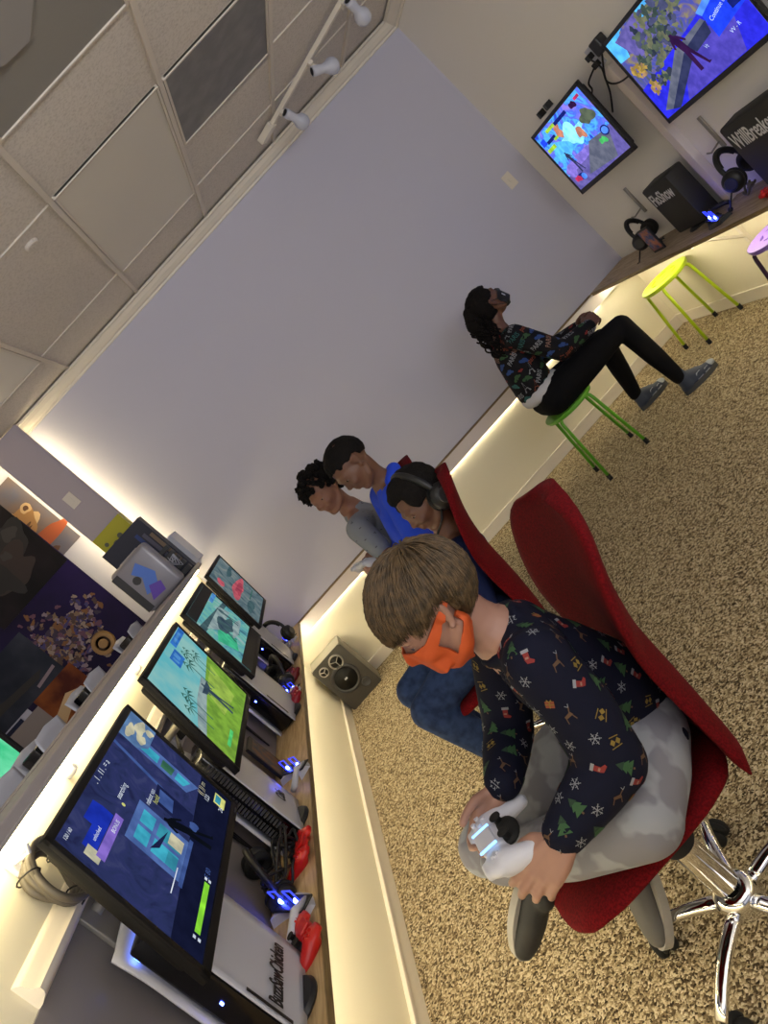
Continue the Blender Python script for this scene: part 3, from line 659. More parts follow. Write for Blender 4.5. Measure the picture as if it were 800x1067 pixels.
# ------------------------------------------------------------------ headsets, controllers, chargers
def headset(name, loc, rot, m, accent, label, scale=1.0, mic=1, parent=None, group=None, cup_s=None):
    r = empty(name, loc); r.rotation_euler = rot; tag(r, label, 'headphones', group); r.scale = (1, 1, 1)
    s = scale
    arc = [(0, .085*s*math.cos(q), .095*s*math.sin(q)) for q in [PI*(-.06)+PI*1.12*k/24 for k in range(25)]]
    MB().tube(arc, .010*s, 10).build('headband', m, r, smooth=True)
    arc2 = [(0, .078*s*math.cos(q), .088*s*math.sin(q)) for q in [PI*.15+PI*.7*k/16 for k in range(17)]]
    MB().tube(arc2, .012*s, 8).build('band_padding', M['rubber'], r, smooth=True)
    hs_ = s; s = cup_s or s
    for sd in (-1, 1):
        T = TR((0, sd*.084*hs_, -.028*hs_), rx=sd*PI/2*-1)
        cup = MB().lathe([(0.0001, .030*s), (.028*s, .030*s), (.044*s, .018*s), (.047*s, 0), (.042*s, -.006*s), (.0001, -.006*s)], 24, T).build('ear_cup', m, r, angle=50)
        MB().lathe([(.022*s, -.006*s), (.045*s, -.006*s), (.048*s, -.016*s), (.040*s, -.028*s), (.024*s, -.026*s), (.022*s, -.006*s)], 24, T).build('ear_pad', M['rubber'], cup, smooth=True)
        MB().lathe([(.020*s, .0305*s), (.028*s, .0305*s), (.026*s, .033*s), (.021*s, .033*s)], 24, T).build('cup_ring', accent, cup, smooth=True)
    if mic:
        MB().tube([(.02*s, mic*.10*s, -.04*s), (.07*s, mic*.10*s, -.07*s), (.12*s, mic*.07*s, -.09*s)], .004*s, 8).ball((.125*s, mic*.068*s, -.092*s), .011*s).build('microphone', m, r, smooth=True)
    return r
def controller(name, loc, rot, shell, centre, label, lights=None, group=None, s=1.0):
    """local: x right, y away from the player (top edge), z up (face)"""
    r = empty(name, loc); r.rotation_euler = rot; tag(r, label, 'game controller', group)
    b = MB()
    b.ball((0, .012*s, 0), (.052*s, .030*s, .016*s), seg=20)
    for sd in (-1, 1):
        b.ball((sd*.052*s, .018*s, 0), (.032*s, .032*s, .017*s), seg=20)
        b.chain([(sd*.060*s, .010*s, -.004*s), (sd*.070*s, -.030*s, -.012*s), (sd*.074*s, -.062*s, -.018*s)], [.024*s, .019*s, .014*s])
        b.box((sd*.052*s-.018*s, .034*s, -.010*s), (sd*.052*s+.018*s, .052*s, .010*s), .006*s)
    me = remesh(b, .0035, 3); link('shell', me, shell, r)
    MB().ball((0, -.016*s, .002*s), (.040*s, .026*s, .0115*s), seg=18).build('centre_panel', centre, r, smooth=True)
    MB().box((-.026*s, .004*s, .012*s), (.026*s, .040*s, .0195*s), .003*s).build('touchpad', shell, r)
    for sd in (-1, 1):
        MB().lathe([(.008*s, .008*s), (.007*s, .019*s), (.011*s, .020*s), (.011*s, .023*s), (.008*s, .022*s), (.0001, .022*s)], 18, TR((sd*.026*s, -.014*s, 0))).build('thumbstick', M['rubber'], r, smooth=True)
    dp = MB()
    for a_, b__ in ((.016, .006), (.006, .016)): dp.box((-.056*s-a_*s/2, .018*s-b__*s/2, .012*s), (-.056*s+a_*s/2, .018*s+b__*s/2, .021*s), .001)
    dp.build('direction_pad', shell, r)
    bt = MB()
    for k in range(4): q = k*PI/2; bt.lathe([(.0045*s, .012*s), (.0045*s, .021*s), (.0001, .0215*s)], 12, TR((.056*s+.011*s*math.cos(q), .018*s+.011*s*math.sin(q), 0)))
    bt.build('buttons', shell, r)
    if lights:
        for sd in (-1, 1): MB().box((sd*.0285*s-.0012*s, .004*s, .0165*s), (sd*.0285*s+.0012*s, .040*s, .0205*s), .0005).build('light_bar', lights, r)
    return r
def dock(loc, rz, label, s=1.0, m='white'):
    r = empty('charging_dock', loc, rz); tag(r, label, 'charging dock')
    # curved base, sloping arms and two clear cradles lit blue from below
    b = MB()
    N = 14; pts = [(-.075*s+.15*s*i/N, .030*s*math.sin(PI*i/N)-.01*s) for i in range(N+1)]
    for i in range(N):
        (x0, y0), (x1, y1) = pts[i], pts[i+1]
        b.add([(x0, y0-.028*s, 0), (x1, y1-.028*s, 0), (x1, y1+.028*s, 0), (x0, y0+.028*s, 0), (x0, y0-.018*s, .018*s), (x1, y1-.018*s, .018*s), (x1, y1+.018*s, .018*s), (x0, y0+.018*s, .018*s)], [(0, 1, 2, 3), (4, 5, 6, 7), (0, 1, 5, 4), (2, 3, 7, 6)]+([(0, 3, 7, 4)] if i == 0 else [])+([(1, 2, 6, 5)] if i == N-1 else []))
    b.build('base', M[m], r)
    MB().box((-.085*s, -.012*s, .018*s), (.085*s, .030*s, .024*s), .004*s).build('tray', M['black'], r)
    MB().tube([(.06*s, .02*s, .02*s), (.085*s, -.02*s, .04*s), (.10*s, -.075*s, .02*s), (.085*s, -.085*s, .012*s)], [.008*s, .010*s, .011*s, .009*s], 10).build('side_arm', M[m], r, smooth=True)
    for sd in (-1, 1):
        pr = MB().tube([(sd*.04*s-.018*s, .008*s, .02*s), (sd*.04*s-.020*s, .012*s, .062*s), (sd*.04*s+.020*s, .012*s, .062*s), (sd*.04*s+.018*s, .008*s, .02*s)], .0022*s, 8).build('cradle', M['blueclear'], r, smooth=True)
        MB().ball((sd*.04*s, .010*s, .030*s), (.009*s, .006*s, .007*s)).build('blue_light', M['blueled'], pr, smooth=True)
    return r
dock((-.088, -3.29, .65), -.9, 'white charging dock with two blue lights right beside the nearest console', 1.25)
dock((-.06, -2.42, .65), -.9, 'white charging dock with blue lights just beyond the second console', 1.15)
dock((-.07, -1.42, .65), -.9, 'small charging dock with blue lights under the monitor with dark bars', 1.0)
dock((-.07, -.34, .65), -.9, 'farthest charging dock on the counter, blue lights in the corner by the far wall', .95)
d_ = dock((3.22, -1.52, .65), 1.2, 'black charging dock with two blue lights on the right wall counter', 1.3, 'black')
controller('game_controller', (-.045, -3.47, .672), (.1, 0, -1.2), M['redplastic'], M['black'], 'red game controller lying in front of the nearest white charging dock')
controller('game_controller', (-.045, -3.04, .672), (.1, 0, -1.7), M['redplastic'], M['black'], 'red game controller under the black cable tangle on the counter')
controller('game_controller', (-.05, -1.56, .672), (.1, 0, -1.4), mat('crimson_plastic', srgb(150, 16, 40), .35), M['black'], 'dark crimson game controller beside the third console')
controller('game_controller', (-.06, -1.16, .672), (.1, 0, -1.2), mat('maroon_plastic', srgb(120, 20, 24), .35), M['black'], 'maroon game controller below the black headset near the far end of the counter')
controller('game_controller', (-.02+3.24, -2.00, .672), (.1, 0, 1.5), M['redplastic'], M['black'], 'red game controller on the right counter at the edge of the photo')
headset('headset', (-.13, -3.13, .735), (.5, .2, .3), M['black'], M['bluelens'], 'black headset with blue ear cup in the cable tangle beside the nearest dock')
headset('headset', (-.08, -1.22, .75), (.4, .5, .5), M['black'], M['dkgrey'], 'black headset lying behind the maroon controller')
headset('headset', (-.055, -.60, .80), (.2, .1, 1.2), M['black'], M['dkgrey'], 'black headset with thin microphone hanging in the far corner of the counter', mic=1)
headset('headset', (3.34, -.66, .78), (0, .25, PI/2+.6), M['black'], M['dkgrey'], 'black headset hanging by the lettered box FloShow on the right wall', 1.15)
headset('headset', (3.37, -1.68, .81), (0, .25, PI/2+.4), M['black'], M['bluelens'], 'black headset with blue cups hanging by the lettered box WillBreaker', 1.2)
for y, z, lab in ((-.66, .90, 'thin grey hook rail on the right wall above the headset by the box FloShow'), (-1.60, .96, 'thin grey hook rail on the right wall above the headset by the box WillBreaker')):
    h_ = MB().box((XR-.012, y-.012, z-.06), (XR, y+.012, z+.14), .002).tube([(XR-.01, y, z-.02), (XR-.08, y, z-.03), (XR-.10, y, z-.015)], .005)
    tag(h_.build('wall_hook', M['silver']), lab, 'hook')

def tangle(name, c, rad, n, r, m, label, seed, flat=.4, cat='cable'):
    R_ = random.Random(seed); pts = []
    for i in range(n):
        q = i*.85+R_.random()*.6
        pts.append(V((c[0]+rad[0]*math.cos(q)*(.5+.5*R_.random()), c[1]+rad[1]*math.sin(q*1.1)*(.5+.5*R_.random()), c[2]+r+rad[2]*R_.random())))
    out = []
    for i in range(len(pts)-1):
        for k in range(6):
            t_ = k/6; p0 = pts[max(i-1, 0)]; p1 = pts[i]; p2 = pts[i+1]; p3 = pts[min(i+2, len(pts)-1)]
            out.append(.5*((2*p1)+(-p0+p2)*t_+(2*p0-5*p1+4*p2-p3)*t_*t_+(-p0+3*p1-3*p2+p3)*t_**3))
    return tag(MB().tube(out, r, 7).build(name, m, smooth=True), label, cat)
tangle('cable_tangle', (-.09, -3.10, .652), (.07, .12, .10), 34, .0045, M['cable'], 'tangle of black cables between the nearest and second console', 3)
tangle('cable_tangle', (-.09, -1.30, .652), (.06, .12, .07), 24, .0045, M['cable'], 'tangle of black cables around the headset near the third monitor', 5)
tangle('cable_tangle', (3.30, -.80, .652), (.05, .10, .03), 16, .004, M['cable'], 'black cables lying on the right counter before the box FloShow', 8)
tangle('cable_tangle', (3.36, -1.66, .652), (.05, .09, .05), 14, .006, M['greycable'], 'pale grey cable bunch on the right counter by the box WillBreaker', 9)
# grey cable coil hanging on the half wall
co = MB()
for k in range(4):
    pts = []
    for i in range(40):
        q = 2*PI*i/40; rr = .066+.006*k+.004*math.sin(3*q+k)
        pts.append((XL+.02+.009*k+.004*math.sin(2*q+k*2), -3.665+rr*math.cos(q)*1.02+.004*k, 1.29+rr*math.sin(q)*.92-.003*k))
    co.tube(pts, .0095, 8, closed=True)
co.tube([(XL+.03, -3.63, 1.24), (XL+.04, -3.55, 1.28), (XL+.04, -3.45, 1.22), (XL+.03, -3.38, 1.10)], .0075, 8)
cc = co.build('cable_coil', M['greycable'], smooth=True); tag(cc, 'coiled thick grey cable hanging on the white half wall left of the nearest monitor', 'cable')
for q in (.3, 2.5, 4.4):
    c0 = V((XL+.032, -3.665+.075*math.cos(q), 1.29+.07*math.sin(q))); u_ = V((0, math.cos(q), math.sin(q)))
    MB().tube([c0+u_*.022*math.cos(t_)+V((1, 0, 0))*.028*math.sin(t_) for t_ in [2*PI*k/12 for k in range(12)]], .002, 6, closed=True).build('cable_tie', M['cable'], cc, smooth=True)
hk = MB().box((XL, -3.70, 1.345), (XL+.012, -3.67, 1.385), .003).tube([(XL+.01, -3.685, 1.37), (XL+.05, -3.685, 1.36), (XL+.062, -3.685, 1.38)], .005)
tag(hk.build('wall_hook', M['white']), 'small white hook holding the grey cable coil', 'hook')
ps = MB().box((XL+.006, -2.66, 1.10), (XL+.036, -2.28, 1.16), .004)
pso = ps.build('power_strip', M['white']); tag(pso, 'white power strip on the shaded grey wall below the rail behind the green field monitor', 'power strip')
pl = MB()
for k in range(4): pl.box((XL+.034, -2.62+k*.085, 1.112), (XL+.068, -2.585+k*.085, 1.148), .004)
pl.build('plug', M['black'], pso)
for i, (y, z) in enumerate(((-3.23, 1.38), (-2.27, 1.38))):
    cl_ = MB().lathe([(.0001, .0), (.016, 0), (.016, .02), (.010, .034), (.0001, .034)], 16, AX((XL, y, z), (1, 0, 0)))
    tag(cl_.build('cable_clip', M['white'], smooth=False), ['small round white clip on the lit wall above the nearest monitor', 'small round white clip on the lit wall above the green field monitor'][i], 'clip')
for i, (y0, y1) in enumerate(((-2.62, -2.9), (-1.75, -1.95), (-.98, -1.2))):
    tb = MB()
    for k in range(3): tb.tube([(XL+.04+.006*k, y0-.02*k, 1.14), (XL+.06, (y0+y1)/2, 1.12-.01*k), (XL+.03, y1, 1.10-.02*k), (XL+.016+.004*k, y1-.03*k, .90), (XL+.016, y1-.02, .70)], .0035, 7)
    tag(tb.build('cable_bundle', M['cable'], smooth=True), ['black cables dropping behind the green field monitor', 'black cables dropping behind the monitor with dark bars', 'black cables dropping behind the farthest monitor'][i], 'cable')
# clear game case standing beyond the second console
gc = MB().box((-.16, -2.30, .65), (-.145, -2.16, .84), .002); gco = gc.build('game_case', M['black']); tag(gco, 'dark game case standing on the counter behind the green field monitor', 'game case')
MB().box((-.1449, -2.29, .665), (-.1443, -2.17, .82)).build('cover_art', mat('case_art', srgb(110, 70, 40), .4, noise=(30, srgb(30, 40, 70), 3, .4, .6)), gco)

# ------------------------------------------------------------------ right counter: lettered black boxes
def letter_box(loc, w, h, d, txt, sz, sx, label, rz=0):
    r = empty('console_box', loc, rz); tag(r, label, 'box')
    MB().box((-d/2, -w/2, .02), (d/2, w/2, h), .012).build('case', mat('charcoal_case', srgb(34, 33, 30), .6), r, angle=40)
    MB().lathe([(.03, 0), (.075, 0), (.075, .008), (.05, .02), (.03, .022)], 28).build('foot', M['black'], r)
    T = Matrix(((0, 0, -1, -d/2-.0008), (-1, 0, 0, w*.43), (0, 1, 0, h*.66), (0, 0, 0, 1)))
    text_obj('lettering', txt, sz, mat('white_lettering', srgb(205, 205, 205), .5), r, T, sx=sx, bold=.0012)
    return r
letter_box((3.33, -1.215, .65), .275, .345, .12, 'FloShow', .105, .60, 'black box with white lettering FloShow on the right counter')
letter_box((3.33, -2.08, .65), .38, .37, .12, 'WillBreaker', .115, .50, 'black box with white lettering WillBreaker on the right counter')
gb = MB().box((3.235, -.93, .65), (3.247, -.80, .82), .002); gbo = gb.build('game_case', M['black']); tag(gbo, 'game case with orange and blue cover leaning by the box FloShow', 'game case')
MB().box((3.2340, -.92, .665), (3.2352, -.81, .81)).build('cover_art', mat('case_art_2', srgb(170, 100, 70), .4, noise=(26, srgb(40, 60, 120), 3, .4, .6)), gbo)
# plugs and cables between the televisions
po = MB().box((XR-.012, -1.37, 1.62), (XR, -1.29, 1.74), .003); poo = po.build('wall_socket', M['white']); tag(poo, 'white wall socket with black plugs between the two televisions', 'socket')
pk_ = MB()
for z in (1.65, 1.70): pk_.box((XR-.05, -1.345, z-.016), (XR-.012, -1.315, z+.016), .004)
pk_.build('plug', M['black'], poo)
ad = MB().box((XR-.06, -1.50, 1.66), (XR-.004, -1.42, 1.74), .008); tag(ad.build('power_adapter', M['black']), 'black power adapter on the wall at the corner of the larger television', 'adapter')
for i, (p, lab) in enumerate((([(XR-.04, -1.33, 1.65), (XR-.07, -1.24, 1.62), (XR-.06, -1.20, 1.58), (XR-.05, -1.10, 1.55)], 'black cable looping from the socket to the smaller television'), ([(XR-.04, -1.33, 1.70), (XR-.08, -1.42, 1.62), (XR-.07, -1.36, 1.55), (XR-.08, -1.45, 1.50), (XR-.06, -1.62, 1.48)], 'black cable looping from the socket to the larger television'), ([(XR-.05, -1.45, 1.66), (XR-.07, -1.38, 1.58), (XR-.06, -1.30, 1.50), (XR-.06, -1.2, 1.42)], 'black cable running down from the power adapter'))):
    pts = [V(x) for x in p]; out = []
    for k in range(len(pts)-1):
        for j in range(6): 
            t_ = j/6; a0 = pts[max(k-1, 0)]; a3 = pts[min(k+2, len(pts)-1)]
            out.append(.5*((2*pts[k])+(-a0+pts[k+1])*t_+(2*a0-5*pts[k]+4*pts[k+1]-a3)*t_*t_+(-a0+3*pts[k]-3*pts[k+1]+a3)*t_**3))
    out.append(pts[-1]); tag(MB().tube(out, .005, 8).build('loose_cable', M['cable'], smooth=True), lab, 'cable')
for i, y in enumerate((-.60, -.72)):
    q = MB().box((XR-.05, y-.012, 1.70), (XR, y+.012, 1.74), .003); tag(q.build('wall_clip', M['black']), ['left black clip on the wall above the smaller television', 'right black clip on the wall above the smaller television'][i], 'clip')
so = MB().box((3.235, -.006, 1.545), (3.305, 0, 1.655), .002).box((3.262, -.010, 1.585), (3.278, -.005, 1.615), .001)
tag(so.build('light_switch', M['trim']), 'white light switch plate on the far wall near the right corner', 'switch')
so = MB().box((-.36, -.131, 2.27), (-.29, -.125, 2.37), .002).box((-.335, -.135, 2.30), (-.315, -.130, 2.34), .001)
tag(so.build('light_switch', M['trim']), 'small pale sensor plate on the grey post', 'switch')

# ------------------------------------------------------------------ loudspeaker on the floor in the corner
spk = empty('loudspeaker', (-.022, -.28, 0)); tag(spk, 'grey loudspeaker with a big black cone standing on the carpet in the far left corner', 'loudspeaker')
MB().box((-.138, .012, .0), (.138, .225, .395), .006).build('cabinet', mat('speaker_cabinet', srgb(128, 124, 114), .5), spk, angle=40)
MB().prism([(-.13, .0), (.13, 0), (.138, .008), (.138, .38), (.12, .395), (-.12, .395), (-.138, .38), (-.138, .01)], 0, .016, Matrix(((1, 0, 0, 0), (0, 0, -1, .014), (0, 1, 0, 0), (0, 0, 0, 1)))).build('front_panel', M['cone_grey'], spk)
def drv(name, x, z, r, ringm, spokes=0, logo=False):
    T = AX((x, -.001, z), (0, -1, 0))
    a = MB().lathe([(r*.80, .0), (r*.82, .010), (r*.95, .013), (r*1.04, .008), (r*1.05, -.002)], 36, T).build(name, ringm, spk, smooth=True)
    MB().lathe([(r*.82, .006), (r*.70, .003), (r*.40, -.0), (r*.28, .002), (r*.2, .006), (.0001, .008)], 36, T).build('cone', M['grill'], a, smooth=True)
    if spokes:
        m_ = MB()
        for k in range(spokes): q = 2*PI*k/spokes+.5; m_.tube([T @ V((0, 0, .010)), T @ V((r*.85*math.cos(q), r*.85*math.sin(q), .008))], .0035, 6)
        m_.build('spokes', ringm, a)
    if logo: MB().box((-.011, -.006, .008), (.011, .006, .010), .001, T=T).build('badge', M['white'], a)
drv('woofer', -.010, .195, .098, M['dkgrey'], 0, True)
drv('midrange', .030, .322, .050, M['silver'], 3)
drv('tweeter', -.075, .335, .033, M['silver'], 3)
bpo = MB().lathe([(.024, .006), (.028, .010), (.036, .008), (.038, -.002)], 28, AX((.062, -.001, .075), (0, -1, 0))).build('bass_port', M['dkgrey'], spk, smooth=True)
MB().lathe([(.0001, .004), (.026, .004)], 28, AX((.062, -.001, .075), (0, -1, 0))).build('port_opening', M['rubber'], bpo)

# ------------------------------------------------------------------ boxes on top of the half wall
zc = 1.451
yb = MB().box((-.405, -.30, zc), (-.165, -.20, 2.03), .002).build('game_box', mat('yellow_card', srgb(176, 170, 34), .5)); tag(yb, 'tall yellow box standing against the grey post, half hidden by the dark box', 'box')
yy = MB()
for k, (x, z, r_) in enumerate(((-.31, 1.90, .03), (-.34, 1.84, .02), (-.26, 1.93, .018), (-.36, 1.95, .014))): yy.lathe([(r_*.7, 0), (r_, 0), (r_, .001), (r_*.7, .001)], 20, AX((x, -.3005, z), (0, -1, 0)))
yy.build('print', mat('olive_print', srgb(90, 90, 70), .5), yb)
db = MB().box((-.415, -.40, zc), (-.085, -.302, 1.915), .002).build('game_box', mat('navy_card', srgb(34, 36, 52), .5)); tag(db, 'dark navy box with a white label on top of the half wall', 'box')
MB().box((-.385, -.4012, 1.66), (-.235, -.400, 1.80)).build('label_sticker', mat('pale_sticker', srgb(176, 172, 176), .5), db)
MB().box((-.345, -.402, 1.69), (-.275, -.4012, 1.77)).build('label_print', M['black'], db)
for k in range(3): MB().box((-.19+.035*k, -.4012, 1.50+.02*k), (-.165+.035*k, -.400, 1.85-.03*k)).build('stripe', mat('box_stripe', srgb(40+40*k, 60+20*k, 120-20*k), .5), db)
wb = MB().box((-.11, -.30, zc), (-.055, -.06, 1.70), .003).build('storage_bin', M['white']); tag(wb, 'white open sided bin against the far wall at the end of the half wall', 'box')
stuff_ = empty('component_rack', (-.14, -.44, zc)); tag(stuff_, 'small rack of dark parts and white wires beside the silver case', 'rack')
rk = MB()
for k in range(5): rk.box((-.055, -.025, .01+.045*k), (.05, .03, .04+.045*k), .004)
rk.build('shelf_unit', M['dkgrey'], stuff_)
wr = MB()
for k in range(5): wr.tube([(-.03+.015*k, -.028, .2-.02*k), (-.02+.01*k, -.045, .12), (.03-.01*k, -.035, .06+.02*k), (.04, -.03, .15)], .003, 6)
wr.build('wires', M['white'], stuff_, smooth=True)
sc_ = empty('console_case', (-.28, -.56, zc)); tag(sc_, 'silver rounded case with blue and purple print on top of the half wall', 'box')
MB().box((-.155, -.055, 0), (.140, .055, .335), .03, seg=4).build('case', mat('silver_case', srgb(150, 148, 156), .35, .3), sc_, angle=40)
MB().box((-.155, -.0585, .02), (-.105, -.055, .31), .001).build('dark_edge', M['dkgrey'], sc_)
cpz = MB().prism([(-.08, .10), (.0, .08), (.06, .16), (.02, .28), (-.05, .25), (-.02, .19)], 0, .001, Matrix(((1, 0, 0, 0), (0, 0, -1, -.0555), (0, 1, 0, 0), (0, 0, 0, 1)))).build('blue_print', mat('blue_print', srgb(90, 130, 220), .4), sc_)
MB().prism([(-.08, .05), (.02, .04), (.04, .10), (-.03, .13)], 0, .0012, Matrix(((1, 0, 0, 0), (0, 0, -1, -.0555), (0, 1, 0, 0), (0, 0, 0, 1)))).build('purple_print', mat('purple_print', srgb(110, 80, 190), .4), sc_)
MB().lathe([(.020, 0), (.026, 0), (.026, .0015), (.020, .0015)], 24, AX((-.055, -.0565, .20), (0, -1, 0))).build('round_print', M['dkgrey'], sc_)

# ------------------------------------------------------------------ posters and plaque on the far wall of the next bay
def poster(name, x0, x1, z0, z1, m, label, shapes=(), y=-.004):
    r = MB().box((x0, y-.003, z0), (x1, y, z1)).build(name, m); tag(r, label, 'poster')
    if shapes:
        mb = MB(); ms = []
        for i, (mm, P) in enumerate(shapes):
            if mm not in ms: ms.append(mm)
            mb.cur = ms.index(mm); e = min(.0002, .004/len(shapes))*(i+1)
            mb.add([(x0+u*(x1-x0), y-.003-e, z1-v*(z1-z0)) for u, v in P], [tuple(range(len(P)))])
        mb.build('picture', ms, r)
    return r
pm = lambda n, a, b, s=6, lo=.35, hi=.65: mat(n, srgb(*[q*.8 for q in a]), .6, spec=.2, noise=(s, srgb(*[q*.8 for q in b]), 4, lo, hi))
bz = [mat('poster_bronze', srgb(150, 110, 66), .5), mat('poster_bronze_dark', srgb(84, 52, 30), .5), mat('poster_pale', srgb(190, 160, 120), .5), mat('poster_rust', srgb(150, 74, 40), .5)]
P1 = [(bz[2], blob(.35, .42, .45, .18, 14, .5, 2)), (bz[0], blob(.42, .45, .38, .20, 16, .4, 3)), (bz[1], blob(.42, .40, .12, .05, 8, .6, 4)), (bz[1], blob(.48, .52, .22, .03, 8, .6, 5)), (bz[2], blob(.80, .36, .10, .05, 12, .3, 6)), (bz[1], blob(.80, .36, .05, .025, 12, .3, 6)), (bz[3], blob(.6, .74, .4, .10, 12, .5, 8)), (bz[1], blob(.3, .9, .35, .06, 12, .5, 9))]
poster('wall_poster', -.93, -.50, 2.14, 2.74, pm('poster_warm_sky', (150, 120, 96), (110, 118, 146), 3), 'narrow warm brown poster with a bronze helmet shape, right next to the post', P1)
R_ = random.Random(5); pal = [mat('poster_dab_%d' % i, srgb(*c), .5) for i, c in enumerate([(118, 94, 74), (90, 52, 76), (138, 122, 110), (70, 48, 40), (52, 44, 100), (112, 72, 34), (128, 112, 124), (44, 30, 58)])]
dabs = []
for k in range(420):
    u = R_.gauss(.52, .17); v = .63-.10*abs(u-.5)+R_.gauss(0, .085)*(1.3-abs(u-.5)*2)
    if .1 < u < .95 and .25 < v < .95: dabs.append((pal[R_.randrange(8)], blob(u, v, .010+.016*R_.random(), .008+.011*R_.random(), 5, .9, k)))
poster('wall_poster', -1.62, -.668, 1.30, 2.50, pm('poster_violet', (22, 14, 44), (40, 24, 88), 2), 'large dark violet poster with a crowded cluster of small colourful figures', dabs, y=-.008)
dk = [mat('poster_black_shape', srgb(14, 13, 16), .5), mat('poster_grey_shape', srgb(48, 44, 46), .5), mat('poster_brown_shape', srgb(40, 26, 24), .5)]
poster('wall_poster', -1.30, -.672, 2.1, 2.66, pm('poster_smoke', (34, 26, 34), (14, 12, 18), 4), 'dark smoky poster at the left edge with black armoured shapes', [(dk[0], blob(.75, .35, .2, .24, 12, .6, 3)), (dk[1], blob(.82, .30, .08, .09, 9, .6, 4)), (dk[2], blob(.55, .6, .3, .2, 12, .6, 5)), (dk[0], blob(.4, .5, .16, .3, 12, .6, 6)), (dk[1], blob(.62, .45, .05, .06, 9, .6, 14))], y=-.012)
poster('wall_poster', -2.3, -1.25, 1.64, 2.02, pm('poster_storm', (30, 36, 54), (64, 70, 88), 3), 'stormy blue grey poster with a dark winding shape, left of the violet poster', [(dk[0], [(0, .5), (.3, .42), (.6, .62), (.9, .7), (.85, .8), (.5, .74), (.2, .58), (0, .62)]), (pal[6], [(.80, .86), (.97, .80), (.97, .86), (.80, .92)])], y=-.012)
poster('wall_poster', -2.6, -1.70, 1.2, 1.63, pm('poster_deepblue', (14, 18, 44), (34, 44, 80), 3), 'deep blue poster in the lower left with pale star shapes', [(pal[4], [(.5, .2), (.53, .4), (.6, .45), (.53, .5), (.5, .7), (.47, .5), (.4, .45), (.47, .4)])], y=-.010)
poster('wall_poster', -1.56, -1.20, 1.30, 1.64, pm('poster_fire', (168, 92, 40), (90, 32, 22), 5), 'small orange and red fiery poster above the cap of the half wall', [(bz[2], [(0, .55), (.5, .35), (1, .6), (1, .7), (.4, .62), (0, .8)])], y=-.014)
sh_ = MB().box((-1.86, -.016, 1.30), (-1.545, -.012, 1.60)); so_ = sh_.build('paper_sheet', mat('grey_paper', srgb(128, 120, 120), .7)); tag(so_, 'plain pale grey sheet pinned on the wall by the green lit screen', 'paper')
pq = empty('round_plaque', (-.955, -.03, 1.555)); tag(pq, 'round bronze plaque with concentric rings over the violet poster', 'plaque')
MB().lathe([(.0001, .02), (.03, .02), (.034, .014), (.05, .014), (.054, .02), (.078, .018), (.085, .0), (.0001, 0)], 36, AX((0, .016, 0), (0, -1, 0))).build('disc', mat('bronze', srgb(150, 118, 78), .4, .5), pq, angle=30)
MB().lathe([(.035, .0146), (.049, .0146)], 36, AX((0, .016, 0), (0, -1, 0))).build('dark_ring', mat('dark_bronze', srgb(60, 40, 30), .5), pq)
gsc = picture('screen_bright_green', [srgb(60, 190, 130), srgb(110, 215, 165), srgb(200, 225, 205)], 4, 1.1)
gm = monitor('computer_monitor', (-1.02, -2.2, 1.62), .56, .34, (0, 0, -PI/2), gsc, [(E_('screen_aqua', 60, 200, 200), [(0, 0), (1, 0), (1, .25), (0, .4)]), (c_['yel'], blob(.86, .55, .03, .05))], 'bright green and white monitor at the left edge beyond the half wall', None)
st_ = MB().box((-1.10, -2.28, 1.05), (-.94, -2.12, 1.06), .003).box((-1.035, -2.165, 1.055), (-1.005, -2.15, 1.62), .003); s_o = st_.build('stand', M['black']); s_o.parent = gm; bpy.context.view_layer.update(); s_o.matrix_parent_inverse = gm.matrix_world.inverted()

# ------------------------------------------------------------------ track light
tr = empty('track_light', (0, 0, 0)); tag(tr, 'white ceiling track light with small bell shaped spot heads, all unlit', 'track light')
A_ = V((2.263, -.456, 2.875)); B_ = V((2.263+.92, -.456-.92, 2.875)); dr = (B_-A_).normalized()
AA = A_.copy(); 
MB().box((-.016, 0, -.012), (.016, (B_-A_).length, .014), .003, T=Matrix.Translation(A_) @ Matrix.Rotation(math.atan2(-dr.x, dr.y), 4, 'Z')).build('rail', M['trim'], tr)
MB().box((-.03, -.13, -.02), (.03, .01, .022), .004, T=Matrix.Translation(A_) @ Matrix.Rotation(math.atan2(-dr.x, dr.y), 4, 'Z')).build('feed_box', M['trim'], tr)
def spot(f, aim, ln=.13):
    p = A_+(B_-A_)*f
    h = MB().box((-.015, -.025, -.03), (.015, .025, -.008), .003, T=Matrix.Translation(p)).tube([p+V((0, 0, -.02)), p+V((.02, .0, -.065))], .009, 10)
    c0 = p+V((.03, 0, -.085)); d = V(aim).normalized(); T = AX(c0-d*ln*.5, d)
    o = h.build('spot_bracket', M['trim'], tr)
    k = 1.1
    MB().lathe([(.020*k, 0), (.024*k, -.002), (.026*k, .02), (.024*k, .045), (.022*k, .07), (.030*k, .09), (.040*k, .105), (.043*k, .125), (.040*k, .145), (.030*k, .160), (.012*k, .166), (.0001, .167)], 28, T).build('spot_head', M['white'], o, smooth=True)
    MB().lathe([(.0001, -.0025), (.019*k, -.0025)], 20, T).build('spot_cap', M['dkgrey'], o)
spot(.08, (.35, .45, -.55)); spot(.34, (.75, .15, -.35)); spot(.62, (.2, .5, -.5), .15)

